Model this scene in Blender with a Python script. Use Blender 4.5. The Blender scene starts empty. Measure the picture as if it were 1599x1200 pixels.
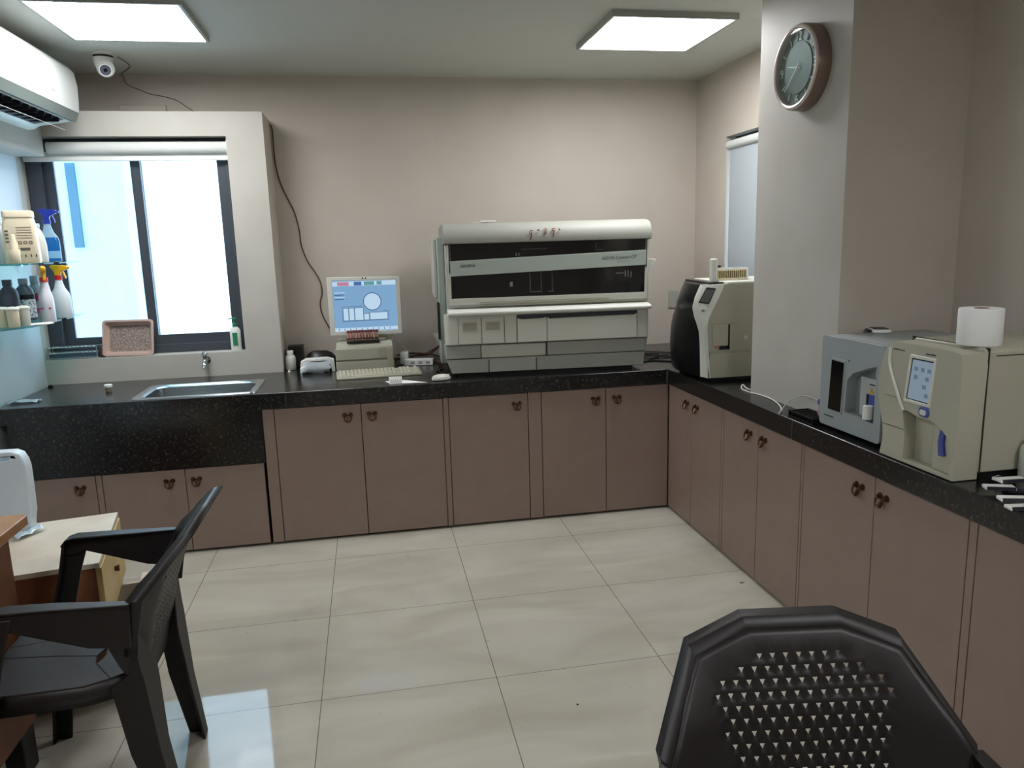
import bpy, bmesh, math, random
from mathutils import Vector, Matrix
from mathutils.geometry import tessellate_polygon, delaunay_2d_cdt
random.seed(7)
PI = math.pi
R = math.radians
sc = bpy.context.scene
col = sc.collection

# ------------------------------------------------------------------ camera
EYE = Vector((0, 0, 1.5))
F_PX = 1182.5
def _rot(y, p, r):
    return Matrix.Rotation(y, 3, 'Z') @ Matrix.Rotation(p, 3, 'X') @ Matrix.Rotation(r, 3, 'Y')
CM = _rot(-.18156, -.18360, .028554)          # columns: right, forward, up
cd = bpy.data.cameras.new('camera')
cam = bpy.data.objects.new('camera', cd)
col.objects.link(cam)
cd.sensor_width = 36
cd.lens = F_PX / 1599 * 36
cd.clip_start = .05
m4 = Matrix.Identity(4)
for i in range(3):
    m4[i][0] = CM[i][0]; m4[i][1] = CM[i][2]; m4[i][2] = -CM[i][1]
m4.translation = EYE
cam.matrix_world = m4
sc.camera = cam

# ------------------------------------------------------------------ world, exposure
LIGHT_PANEL = 18.7
SKY = 4.0
w = bpy.data.worlds.new('overcast'); sc.world = w; w.use_nodes = True
bg = w.node_tree.nodes['Background']
bg.inputs[0].default_value = (.60, .85, 1.12, 1); bg.inputs[1].default_value = SKY
sc.view_settings.view_transform = 'Standard'
sc.view_settings.look = 'None'
sc.view_settings.gamma = 1
sc.view_settings.exposure = 0.5
sc.view_settings.use_curve_mapping = False

# ------------------------------------------------------------------ measuring helpers (world positions read off known planes)
def ray(u, v):
    return CM @ Vector(((u - 799.5) / F_PX, 1, -(v - 600) / F_PX))
def on_z(u, v, z):
    d = ray(u, v); return EYE + d * ((z - EYE.z) / d.z)
def on_y(u, v, y):
    d = ray(u, v); return EYE + d * (y / d.y)
def on_x(u, v, x):
    d = ray(u, v); return EYE + d * (x / d.x)

# ------------------------------------------------------------------ materials
MATS = {}
def lin(c):
    c = c / 255
    return c / 12.92 if c <= .04045 else ((c + .055) / 1.055) ** 2.4
def mat(name, rgb, rough=.5, metal=0., noise=None, bump=None, spec=None, coat=0., trans=0., alpha=1., emit=None, ior=1.45):
    """rgb in 0-255 sRGB; noise=(rgb2, scale, detail); bump=(scale, strength)"""
    if name in MATS: return MATS[name]
    m = bpy.data.materials.new(name); m.use_nodes = True
    nt = m.node_tree; b = nt.nodes['Principled BSDF']
    c = tuple(lin(x) for x in rgb) + (1,)
    b.inputs['Base Color'].default_value = c
    b.inputs['Roughness'].default_value = rough
    b.inputs['Metallic'].default_value = metal
    b.inputs['IOR'].default_value = ior
    if spec is not None: b.inputs['Specular IOR Level'].default_value = spec
    if coat: b.inputs['Coat Weight'].default_value = coat; b.inputs['Coat Roughness'].default_value = .05
    if trans: b.inputs['Transmission Weight'].default_value = trans
    if alpha < 1: b.inputs['Alpha'].default_value = alpha
    if emit:
        b.inputs['Emission Color'].default_value = tuple(lin(x) for x in emit[0]) + (1,)
        b.inputs['Emission Strength'].default_value = emit[1]
    if noise or bump:
        tc = nt.nodes.new('ShaderNodeTexCoord')
    if noise:
        n = nt.nodes.new('ShaderNodeTexNoise'); n.inputs['Scale'].default_value = noise[1]; n.inputs['Detail'].default_value = noise[2]
        r = nt.nodes.new('ShaderNodeValToRGB')
        r.color_ramp.elements[0].position = noise[3] if len(noise) > 3 else .35
        r.color_ramp.elements[1].position = noise[4] if len(noise) > 4 else .65
        r.color_ramp.elements[0].color = c
        r.color_ramp.elements[1].color = tuple(lin(x) for x in noise[0]) + (1,)
        nt.links.new(tc.outputs['Object'], n.inputs['Vector']); nt.links.new(n.outputs['Fac'], r.inputs['Fac'])
        nt.links.new(r.outputs['Color'], b.inputs['Base Color'])
    if bump:
        n2 = nt.nodes.new('ShaderNodeTexNoise'); n2.inputs['Scale'].default_value = bump[0]; n2.inputs['Detail'].default_value = 3
        bp = nt.nodes.new('ShaderNodeBump'); bp.inputs['Strength'].default_value = bump[1]; bp.inputs['Distance'].default_value = .002
        nt.links.new(tc.outputs['Object'], n2.inputs['Vector']); nt.links.new(n2.outputs['Fac'], bp.inputs['Height'])
        nt.links.new(bp.outputs['Normal'], b.inputs['Normal'])
    MATS[name] = m
    return m

WALL = mat('wall_paint_beige', (192, 183, 172), .6, noise=((187, 178, 167), 3, 3), bump=(60, .08))
WALLC = mat('wall_paint_cream', (182, 180, 172), .55, noise=((177, 174, 165), 4, 3), bump=(60, .08))
WALLB = mat('wall_paint_left', (198, 204, 208), .5)
CEIL = mat('ceiling_paint', (196, 198, 190), .7)
LAMI = mat('taupe_laminate', (142, 123, 113), .42, noise=((138, 119, 109), 8, 2))
LAMD = mat('laminate_edge_dark', (58, 38, 32), .6)
BRONZE = mat('aged_bronze', (96, 66, 52), .3, .85)
ALU = mat('grey_aluminium', (70, 76, 84), .4, .3)
BLINDM = mat('blind_fabric', (206, 210, 206), .7)
STEEL = mat('stainless_steel', (196, 200, 200), .22, 1., bump=(30, .1))
CHROME = mat('chrome', (205, 210, 215), .1, 1.)
PL_GREY = mat('instrument_grey', (188, 189, 178), .42)
PL_GREYD = mat('instrument_grey_dark', (160, 163, 154), .45)
PL_BAND = mat('instrument_band', (160, 170, 162), .35)
PL_LIGHT = mat('instrument_light', (204, 206, 197), .38)
PL_BEIGE = mat('instrument_beige', (172, 170, 153), .42)
PL_BEIGED = mat('instrument_beige_dark', (160, 156, 138), .5)
PL_COOL = mat('instrument_cool_grey', (148, 156, 157), .42)
DARKGL = mat('smoked_window', (16, 14, 18), .08, coat=.3)
BLACK = mat('black_plastic', (18, 18, 19), .4)
BLACKG = mat('black_gloss', (14, 15, 16), .14)
SEAM = mat('seam_dark', (40, 38, 34), .7)
CHAIRM = mat('dark_brown_plastic', (27, 23, 23), .46, noise=((24, 20, 20), 40, 2))
WHITEP = mat('white_plastic', (226, 228, 224), .35)
CREAMP = mat('cream_plastic', (222, 212, 186), .4)
PAPER = mat('white_paper', (232, 232, 228), .8)
TISSUE = mat('tissue_paper', (226, 228, 226), .95, bump=(120, .3))
BLUEP = mat('blue_plastic', (24, 48, 150), .35)
BLUEG = mat('blue_grey_plastic', (70, 84, 150), .4)
YELLOWP = mat('yellow_plastic', (226, 170, 24), .4)
REDP = mat('red_plastic', (190, 30, 44), .4)
REDINK = mat('red_ink', (120, 24, 34), .6)
TEALP = mat('teal_plastic', (20, 140, 130), .4)
GREENP = mat('green_plastic', (40, 128, 84), .4)
SLATE = mat('slate_plastic', (78, 84, 98), .4)
SLATEL = mat('pale_slate_plastic', (128, 134, 146), .4)
WOODD = mat('desk_wood', (124, 78, 52), .45, noise=((106, 64, 42), 9, 6), bump=(40, .1))
WOODT = mat('desk_top_wood', (176, 132, 92), .35, noise=((160, 116, 76), 9, 5))
WOODP = mat('pine_drawer', (206, 184, 132), .5, noise=((196, 170, 118), 7, 4))
TOPW = mat('white_board_top', (214, 205, 188), .4, noise=((200, 186, 165), 6, 4))
TEXTD = mat('lettering_dark', (50, 62, 66), .5)
CABLE_BR = mat('brown_cable', (70, 44, 36), .5)
CABLE_BK = mat('black_cable', (22, 20, 20), .5)
CABLE_WH = mat('white_cable', (206, 204, 196), .45)
PINKT = mat('pink_tray', (184, 158, 146), .45)
BAGM = mat('clear_bag', (210, 222, 228), .12, trans=.0, alpha=.55, spec=.9, bump=(40, .8))
BOARD = mat('printed_label', (150, 146, 136), .6)

def tiles():
    m = bpy.data.materials.new('vitrified_tile'); m.use_nodes = True; nt = m.node_tree; b = nt.nodes['Principled BSDF']
    N = nt.nodes.new; Lk = nt.links.new
    tc = N('ShaderNodeTexCoord'); sx = N('ShaderNodeSeparateXYZ'); Lk(tc.outputs['Object'], sx.inputs[0])
    def grout(out, off):
        a = N('ShaderNodeMath'); a.operation = 'ADD'; a.inputs[1].default_value = 60 - off + .3; Lk(out, a.inputs[0])
        d = N('ShaderNodeMath'); d.operation = 'DIVIDE'; d.inputs[1].default_value = .6; Lk(a.outputs[0], d.inputs[0])
        f = N('ShaderNodeMath'); f.operation = 'FRACT'; Lk(d.outputs[0], f.inputs[0])
        s = N('ShaderNodeMath'); s.operation = 'SUBTRACT'; s.inputs[1].default_value = .5; Lk(f.outputs[0], s.inputs[0])
        ab = N('ShaderNodeMath'); ab.operation = 'ABSOLUTE'; Lk(s.outputs[0], ab.inputs[0])
        l = N('ShaderNodeMath'); l.operation = 'LESS_THAN'; l.inputs[1].default_value = .0021; Lk(ab.outputs[0], l.inputs[0])
        return l.outputs[0]
    mx = N('ShaderNodeMath'); mx.operation = 'MAXIMUM'
    lt = N('ShaderNodeMath'); lt.operation = 'LESS_THAN'; lt.inputs[1].default_value = 1.5; Lk(sx.outputs[0], lt.inputs[0])   # the last column of tiles is cut at the cabinets
    mg = N('ShaderNodeMath'); mg.operation = 'MULTIPLY'; Lk(grout(sx.outputs[0], .357), mg.inputs[0]); Lk(lt.outputs[0], mg.inputs[1])
    Lk(mg.outputs[0], mx.inputs[0]); Lk(grout(sx.outputs[1], 3.007), mx.inputs[1])
    n = N('ShaderNodeTexNoise'); n.inputs['Scale'].default_value = 1.6; n.inputs['Detail'].default_value = 7; n.inputs['Distortion'].default_value = .9
    mp = N('ShaderNodeMapping'); mp.inputs['Scale'].default_value = (1, 2.6, 1); Lk(tc.outputs['Object'], mp.inputs[0]); Lk(mp.outputs[0], n.inputs['Vector'])
    r = N('ShaderNodeValToRGB'); e = r.color_ramp.elements
    e[0].position = .3; e[0].color = tuple(lin(x) for x in (168, 163, 150)) + (1,)
    e[1].position = .7; e[1].color = tuple(lin(x) for x in (186, 182, 170)) + (1,)
    Lk(n.outputs['Fac'], r.inputs['Fac'])
    # scuffs
    n2 = N('ShaderNodeTexNoise'); n2.inputs['Scale'].default_value = 7; n2.inputs['Detail'].default_value = 8; n2.inputs['Distortion'].default_value = 2.5
    Lk(mp.outputs[0], n2.inputs['Vector'])
    r2 = N('ShaderNodeValToRGB'); e2 = r2.color_ramp.elements; e2[0].position = .69; e2[0].color = (0, 0, 0, 1); e2[1].position = .75; e2[1].color = (.35, .35, .35, 1)
    Lk(n2.outputs['Fac'], r2.inputs['Fac'])
    m1 = N('ShaderNodeMixRGB'); m1.inputs[2].default_value = tuple(lin(x) for x in (110, 102, 92)) + (1,)
    Lk(r2.outputs[0], m1.inputs[0]); Lk(r.outputs[0], m1.inputs[1])
    m2 = N('ShaderNodeMixRGB'); m2.inputs[2].default_value = tuple(lin(x) for x in (96, 88, 78)) + (1,)
    Lk(mx.outputs[0], m2.inputs[0]); Lk(m1.outputs[0], m2.inputs[1]); Lk(m2.outputs[0], b.inputs['Base Color'])
    b.inputs['Roughness'].default_value = .04; b.inputs['IOR'].default_value = 1.42
    return m
TILE = tiles()
def granite():
    m = bpy.data.materials.new('black_granite'); m.use_nodes = True; nt = m.node_tree; b = nt.nodes['Principled BSDF']
    N = nt.nodes.new; Lk = nt.links.new
    tc = N('ShaderNodeTexCoord'); n = N('ShaderNodeTexNoise'); n.inputs['Scale'].default_value = 75; n.inputs['Detail'].default_value = 6; n.inputs['Distortion'].default_value = .4
    r = N('ShaderNodeValToRGB'); e = r.color_ramp.elements
    e[0].position = .54; e[0].color = tuple(lin(x) for x in (20, 21, 23)) + (1,)
    e[1].position = .8; e[1].color = tuple(lin(x) for x in (72, 70, 60)) + (1,)
    Lk(tc.outputs['Object'], n.inputs['Vector']); Lk(n.outputs['Fac'], r.inputs['Fac']); Lk(r.outputs[0], b.inputs['Base Color'])
    b.inputs['Roughness'].default_value = .2; b.inputs['Specular IOR Level'].default_value = .6
    return m
GRAN = granite()
def glass(k=.7):
    m = bpy.data.materials.new('clear_glass'); m.use_nodes = True; nt = m.node_tree; nt.nodes.remove(nt.nodes['Principled BSDF'])
    N = nt.nodes.new; Lk = nt.links.new; out = nt.nodes['Material Output']
    t = N('ShaderNodeBsdfTransparent'); t.inputs[0].default_value = (.93, .98, .98, 1); g = N('ShaderNodeBsdfGlossy'); g.inputs['Roughness'].default_value = .02
    f = N('ShaderNodeLayerWeight'); f.inputs[0].default_value = .5; pw = N('ShaderNodeMath'); pw.operation = 'POWER'; pw.inputs[1].default_value = 4
    ml = N('ShaderNodeMath'); ml.operation = 'MULTIPLY_ADD'; ml.inputs[1].default_value = k; ml.inputs[2].default_value = .04; mx = N('ShaderNodeMixShader')
    Lk(f.outputs['Facing'], pw.inputs[0]); Lk(pw.outputs[0], ml.inputs[0]); Lk(ml.outputs[0], mx.inputs[0]); Lk(t.outputs[0], mx.inputs[1]); Lk(g.outputs[0], mx.inputs[2]); Lk(mx.outputs[0], out.inputs[0])
    return m
GLASS = glass()
COVER = glass(.35)
def shelfglass():
    m = bpy.data.materials.new('shelf_glass'); m.use_nodes = True; nt = m.node_tree; nt.nodes.remove(nt.nodes['Principled BSDF'])
    N = nt.nodes.new; Lk = nt.links.new; out = nt.nodes['Material Output']
    t = N('ShaderNodeBsdfTransparent'); t.inputs[0].default_value = (.62, .86, .82, 1); g = N('ShaderNodeBsdfGlossy'); g.inputs['Roughness'].default_value = .03
    f = N('ShaderNodeLayerWeight'); f.inputs[0].default_value = .5; pw = N('ShaderNodeMath'); pw.operation = 'POWER'; pw.inputs[1].default_value = 4
    ml = N('ShaderNodeMath'); ml.operation = 'MULTIPLY_ADD'; ml.inputs[1].default_value = .7; ml.inputs[2].default_value = .04; mx = N('ShaderNodeMixShader')
    Lk(f.outputs['Facing'], pw.inputs[0]); Lk(pw.outputs[0], ml.inputs[0]); Lk(ml.outputs[0], mx.inputs[0]); Lk(t.outputs[0], mx.inputs[1]); Lk(g.outputs[0], mx.inputs[2]); Lk(mx.outputs[0], out.inputs[0])
    return m
SGLASS = shelfglass()
def emis(name, rgb, s):
    m = bpy.data.materials.new(name); m.use_nodes = True; nt = m.node_tree; nt.nodes.remove(nt.nodes['Principled BSDF'])
    e = nt.nodes.new('ShaderNodeEmission'); e.inputs[0].default_value = tuple(lin(x) for x in rgb) + (1,); e.inputs[1].default_value = s
    nt.links.new(e.outputs[0], nt.nodes['Material Output'].inputs[0]); return m
PANEL = emis('lit_diffuser', (250, 250, 252), LIGHT_PANEL)
def blindmat():
    m = bpy.data.materials.new('drawn_blind_fabric'); m.use_nodes = True; nt = m.node_tree; nt.nodes.remove(nt.nodes['Principled BSDF'])
    N = nt.nodes.new; Lk = nt.links.new; out = nt.nodes['Material Output']
    d = N('ShaderNodeBsdfDiffuse'); d.inputs[0].default_value = (.42, .46, .48, 1); t = N('ShaderNodeBsdfTranslucent'); t.inputs[0].default_value = (.045, .055, .062, 1)
    a = N('ShaderNodeAddShader'); Lk(d.outputs[0], a.inputs[0]); Lk(t.outputs[0], a.inputs[1]); Lk(a.outputs[0], out.inputs[0]); return m
BLIND2 = blindmat()

# ------------------------------------------------------------------ object helpers
WM = {}                                            # world matrix of every object made here
def tag(o, label=None, cat=None, group=None, kind=None):
    if label: o['label'] = label
    if cat: o['category'] = cat
    if group: o['group'] = group
    if kind: o['kind'] = kind
    return o
def thing(name, label, cat, loc=(0, 0, 0), rz=0., group=None):
    o = bpy.data.objects.new(name, None); col.objects.link(o)
    o.empty_display_size = .05
    o.location = loc; o.rotation_euler = (0, 0, rz)
    WM[o] = Matrix.Translation(Vector(loc)) @ Matrix.Rotation(rz, 4, 'Z')
    return tag(o, label, cat, group)

class MB:
    def __init__(s): s.bm = bmesh.new()
    def _x(s, vs, M):
        if M is not None:
            for v in vs: v.co = M @ v.co
    def box(s, x0, x1, y0, y1, z0, z1, M=None):
        vs = [s.bm.verts.new((x, y, z)) for z in (z0, z1) for y in (y0, y1) for x in (x0, x1)]
        for f in ((0, 2, 3, 1), (4, 5, 7, 6), (0, 1, 5, 4), (2, 6, 7, 3), (0, 4, 6, 2), (1, 3, 7, 5)): s.bm.faces.new([vs[i] for i in f])
        s._x(vs, M); return s
    def prism(s, poly, a0, a1, axis='z', holes=(), M=None):
        """poly: 2D points. axis x: (y,z); axis y: (x,z); axis z: (x,y). Extruded from a0 to a1."""
        def P(p, a):
            return {'x': (a, p[0], p[1]), 'y': (p[0], a, p[1]), 'z': (p[0], p[1], a)}[axis]
        loops = [list(poly)] + [list(h) for h in holes]
        flat = [p for l in loops for p in l]
        tri = tessellate_polygon([[Vector((p[0], p[1], 0)) for p in l] for l in loops])
        lo = [s.bm.verts.new(P(p, a0)) for p in flat]; hi = [s.bm.verts.new(P(p, a1)) for p in flat]
        if len(loops) == 1:
            s.bm.faces.new(lo); s.bm.faces.new(hi[::-1])
        else:
            for t in tri:
                s.bm.faces.new([lo[i] for i in t]); s.bm.faces.new([hi[i] for i in t[::-1]])
        k = 0
        for l in loops:
            n = len(l)
            for i in range(n):
                a, b = k + i, k + (i + 1) % n
                s.bm.faces.new((lo[a], lo[b], hi[b], hi[a]))
            k += n
        s._x(lo + hi, M); return s
    def ring_loft(s, rings, cap=True, M=None, closed=True):
        R_ = [[s.bm.verts.new(p) for p in r] for r in rings]
        n = len(R_[0])
        for a, b in zip(R_, R_[1:]):
            for i in range(n if closed else n - 1):
                j = (i + 1) % n
                s.bm.faces.new((a[i], a[j], b[j], b[i]))
        if cap:
            s.bm.faces.new(R_[0][::-1]); s.bm.faces.new(R_[-1])
        s._x([v for r in R_ for v in r], M); return s
    def lathe(s, prof, c=(0, 0, 0), n=24, M=None, sx=1., sy=1.):
        rings = [[(c[0] + sx * r * math.cos(2 * PI * i / n), c[1] + sy * r * math.sin(2 * PI * i / n), c[2] + z) for i in range(n)] for r, z in prof]
        return s.ring_loft(rings, True, M)
    def cyl(s, p, q, r, r2=None, n=16):
        p, q = Vector(p), Vector(q); r2 = r if r2 is None else r2
        d = (q - p).normalized(); u = d.orthogonal().normalized(); v = d.cross(u)
        rings = [[c + (u * math.cos(2 * PI * i / n) + v * math.sin(2 * PI * i / n)) * rr for i in range(n)] for c, rr in ((p, r), (q, r2))]
        return s.ring_loft(rings)
    def tube(s, pts, r, n=8, closed=False):
        pts = [Vector(p) for p in pts]; rings = []; u = None
        for i, p in enumerate(pts):
            a = pts[max(i - 1, 0)]; b = pts[min(i + 1, len(pts) - 1)]
            d = (b - a).normalized()
            if u is None: u = d.orthogonal().normalized()
            u = (u - d * u.dot(d)).normalized(); v = d.cross(u)
            rings.append([p + (u * math.cos(2 * PI * k / n) + v * math.sin(2 * PI * k / n)) * r for k in range(n)])
        return s.ring_loft(rings)
    def quad(s, *p):
        s.bm.faces.new([s.bm.verts.new(x) for x in p]); return s
    def build(s, name, m, parent=None, bevel=0., seg=2, world=False, smooth=38, solid=0.):
        bm = s.bm
        if world and parent is not None:
            bm.transform(WM[parent].inverted())
        bmesh.ops.recalc_face_normals(bm, faces=bm.faces)
        for f in bm.faces: f.smooth = True
        lim = R(smooth)
        for e in bm.edges:
            if len(e.link_faces) == 2 and e.calc_face_angle(0) > lim: e.smooth = False
        me = bpy.data.meshes.new(name); bm.to_mesh(me); bm.free(); me.materials.append(m)
        o = bpy.data.objects.new(name, me); col.objects.link(o)
        if parent is not None: o.parent = parent; WM[o] = WM[parent]
        else: WM[o] = Matrix.Identity(4)
        if solid:
            md = o.modifiers.new('thickness', 'SOLIDIFY'); md.thickness = solid; md.offset = 0
        if bevel:
            md = o.modifiers.new('bevel', 'BEVEL'); md.width = bevel; md.segments = seg; md.limit_method = 'ANGLE'; md.angle_limit = R(40)
        return o
def smooth_pts(pts, n=6):
    """Catmull-Rom through the points"""
    P = [Vector(p) for p in pts]; out = []
    for i in range(len(P) - 1):
        a, b, c, d = P[max(i - 1, 0)], P[i], P[i + 1], P[min(i + 2, len(P) - 1)]
        for k in range(n):
            t = k / n
            out.append(.5 * ((2 * b) + (c - a) * t + (2 * a - 5 * b + 4 * c - d) * t * t + (3 * b - 3 * c + d - a) * t ** 3))
    out.append(P[-1]); return out
def rrect(x0, x1, y0, y1, r, n=4):
    out = []
    for cx, cy, a in ((x1 - r, y0 + r, -90), (x1 - r, y1 - r, 0), (x0 + r, y1 - r, 90), (x0 + r, y0 + r, 180)):
        for k in range(n + 1):
            t = R(a + 90 * k / n); out.append((cx + r * math.cos(t), cy + r * math.sin(t)))
    return out
def text(name, body, size, m, parent, M, extrude=.0006):
    """lettering as mesh: M maps text plane (x right, y up) into the parent's local frame"""
    c = bpy.data.curves.new('lettering', 'FONT'); c.body = body; c.size = size; c.extrude = extrude
    t = bpy.data.objects.new('lettering_source', c); col.objects.link(t)
    dg = bpy.context.evaluated_depsgraph_get()
    me = bpy.data.meshes.new_from_object(t.evaluated_get(dg)); bpy.data.objects.remove(t); bpy.data.curves.remove(c)
    me.transform(M); me.materials.clear(); me.materials.append(m); me.name = name
    o = bpy.data.objects.new(name, me); col.objects.link(o); o.parent = parent; WM[o] = WM[parent]
    return o
FRONT_Y = Matrix(((1, 0, 0, 0), (0, 0, 1, 0), (0, 1, 0, 0), (0, 0, 0, 1)))        # text reading along +x on a face looking to -y
FRONT_Y = Matrix(((1, 0, 0, 0), (0, 0, -1, 0), (0, 1, 0, 0), (0, 0, 0, 1)))
FRONT_X = Matrix(((0, 0, -1, 0), (-1, 0, 0, 0), (0, 1, 0, 0), (0, 0, 0, 1)))      # face looking to -x, reading along -y
def T(x, y, z): return Matrix.Translation((x, y, z))
def struct(name, mb, m, parent=None, **k):
    o = mb.build(name, m, parent, **k)
    if parent is None: o['kind'] = 'structure'
    return o

# ------------------------------------------------------------------ the room
XL, XR, YB, ZC = -1.78, 2.167, 4.86, 2.505
YN = -2.6
struct('floor', MB().box(XL - .2, XR + .2, YN - .2, YB + .2, -.1, 0), TILE)
struct('ceiling', MB().box(XL - .2, XR + .2, YN - .2, YB + .2, ZC, ZC + .1), CEIL)
WX0, WX1, WZ0, WZ1 = XL, -.72, .935, 2.122
struct('wall_back', MB().prism([(XL - .2, 0), (XR + .2, 0), (XR + .2, ZC), (XL - .2, ZC)], YB, YB + .12, 'y', holes=[[(WX0, WZ0), (WX1, WZ0), (WX1, WZ1), (WX0, WZ1)]]), WALL)
struct('wall_window_surround', MB().prism([(XL, .8), (-.52, .8), (-.52, 2.25), (XL, 2.25)], 4.53, YB, 'y', holes=[[(WX0 + .0005, WZ0), (WX1, WZ0), (WX1, WZ1), (WX0 + .0005, WZ1)]]), WALLC)
sr_ = bpy.data.objects['wall_window_surround']; sr_.data.materials.append(WALL)   # its right side is painted like the back wall
for p_ in sr_.data.polygons:
    if p_.normal.x > .5 and p_.center.x > -.6: p_.material_index = 1
struct('wall_left', MB().box(XL - .2, XL, YN, YB, 0, ZC), WALLB)
struct('wall_left_beam', MB().box(XL, -1.64, YN, 4.53, 2.02, ZC), WALLC)
struct('wall_right', MB().prism([(YN, 0), (YB, 0), (YB, ZC), (YN, ZC)], XR, XR + .16, 'x', holes=[[(3.30, .95), (4.43, .95), (4.43, 2.095), (3.30, 2.095)]]), WALL)
cl_ = struct('wall_column', MB().box(1.69, XR, 2.517, 3.15, .8, ZC), WALLC)
cl_.data.materials.append(WALL)                     # the face toward the room's near end is painted like the walls
for p_ in cl_.data.polygons:
    if p_.normal.y < -.5: p_.material_index = 1
struct('wall_front', MB().box(XL - .2, XR + .2, YN - .2, YN, 0, ZC), WALL)

# window 1 (left): sliding aluminium window with two sashes
win = bpy.data.objects.new('window_1', None); col.objects.link(win); win.location = (-1.25, 4.66, .935); win['kind'] = 'structure'
WM[win] = Matrix.Translation((-1.25, 4.66, .935))
fr = MB()
fr.prism([(WX0, WZ0), (WX1, WZ0), (WX1, WZ1), (WX0, WZ1)], 4.63, 4.70, 'y', holes=[[(WX0 + .075, WZ0 + .05), (WX1 - .035, WZ0 + .05), (WX1 - .035, WZ1 - .05), (WX0 + .075, WZ1 - .05)]])
fr.build('window_frame', ALU, win, bevel=.003, world=True)
def sash(x0, x1, y, ws):
    b = MB().prism([(x0, WZ0 + .045), (x1, WZ0 + .045), (x1, WZ1 - .045), (x0, WZ1 - .045)], y, y + .025, 'y', holes=[[(x0 + ws, WZ0 + .105), (x1 - ws, WZ0 + .105), (x1 - ws, WZ1 - .1), (x0 + ws, WZ1 - .1)]])
    o = b.build('sash', ALU, win, bevel=.003, world=True)
    MB().box(x0 + ws - .005, x1 - ws + .005, y + .01, y + .015, WZ0 + .1, WZ1 - .095).build('pane', GLASS, o, world=True)
sash(WX0 + .072, -1.205, 4.667, .055)
sash(-1.255, WX1 - .03, 4.638, .05)
# neighbouring building outside (stands in the yard beyond the window)
nb = thing('neighbour_building', 'white rendered building wall with a pale blue window strip, seen through the left window', 'building', (-3.2, 7.2, -1))
OUTW = mat('outside_render', (156, 184, 190), .8)
OUTB = mat('outside_blue_glass', (44, 84, 104), .3)
MB().box(-7, on_y(206, 400, 7.2).x, 7.2, 7.5, -1, 6).build('wall', OUTW, nb, world=True)
a = on_y(101, 255, 7.19); b = on_y(118, 387, 7.19)
MB().box(a.x, a.x + .07, 7.17, 7.2, b.z, a.z).build('window_strip', OUTB, nb, world=True)

# roller blind, rolled up
rb = thing('roller_blind', 'rolled-up pale grey roller blind at the head of the bright left window', 'roller blind', (-1.25, 4.585, 2.03))
MB().prism(rrect(4.555, 4.625, 2.035, 2.1, .028, 5), WX0 + .14, WX1 - .006, 'x').build('fabric_roll', BLINDM, rb, world=True)
MB().box(WX0 + .012, WX1 - .004, 4.585, 4.6, 2.0, 2.024).build('bottom_bar', WHITEP, rb, bevel=.004, world=True)
MB().box(WX0 + .012, WX1 - .01, 4.590, 4.593, 2.02, 2.05).build('fabric', BLINDM, rb, world=True)
MB().box(WX1 - .006, WX1, 4.552, 4.63, 2.03, 2.105).build('bracket', PL_LIGHT, rb, world=True)

# window 2 (right wall) behind a drawn blind
w2 = bpy.data.objects.new('window_2', None); col.objects.link(w2); w2.location = (2.2, 3.86, .95); w2['kind'] = 'structure'
WM[w2] = Matrix.Translation((2.2, 3.86, .95))
MB().prism([(3.3, .95), (4.43, .95), (4.43, 2.095), (3.3, 2.095)], 2.23, 2.28, 'x', holes=[[(3.36, 1.01), (4.37, 1.01), (4.37, 2.03), (3.36, 2.03)]]).build('window_frame', ALU, w2, world=True)
MB().box(2.25, 2.255, 3.355, 4.375, 1.005, 2.035).build('pane', GLASS, w2, world=True)
b2 = thing('roller_blind', 'drawn light-blue roller blind in the recess beside the column', 'roller blind', (2.185, 3.86, .97))
MB().prism([(2.167 + .02 + .026 * math.cos(t), 2.045 + .026 * math.sin(t)) for t in [2 * PI * i / 20 for i in range(20)]], 3.31, 4.42, 'y').build('fabric_roll', BLINDM, b2, world=True)
MB().box(2.186, 2.188, 3.32, 4.41, .97, 2.03).build('fabric', BLIND2, b2, world=True)
MB().box(2.18, 2.194, 3.32, 4.41, .955, .975).build('bottom_bar', WHITEP, b2, world=True)

# ------------------------------------------------------------------ ceiling lights
def ceiling_light(x0, x1, y0, y1, label):
    t = thing('ceiling_light', label, 'ceiling light', ((x0 + x1) / 2, (y0 + y1) / 2, ZC), 0, 'square LED ceiling panels')
    z0 = ZC - .028
    MB().prism([(x0, y0), (x1, y0), (x1, y1), (x0, y1)], z0, ZC, 'z', holes=[[(x0 + .014, y0 + .014), (x1 - .014, y0 + .014), (x1 - .014, y1 - .014), (x0 + .014, y1 - .014)]]).build('frame', PL_GREYD, t, world=True)
    MB().box(x0 + .013, x1 - .013, y0 + .013, y1 - .013, z0 + .006, z0 + .012).build('diffuser', PANEL, t, world=True)
ceiling_light(1.13, 1.735, 3.44, 4.035, 'square lit LED panel on the ceiling near the wall clock')
ceiling_light(-1.27, -.672, 3.44, 4.03, 'square lit LED panel on the ceiling above the dome camera and sink window')
ceiling_light(-1.27, -.672, .2, .8, 'square lit LED panel on the ceiling above the wooden desk, behind the viewpoint')
ceiling_light(1.13, 1.735, -.4, .2, 'square lit LED panel on the ceiling behind the viewpoint on the right')

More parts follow.
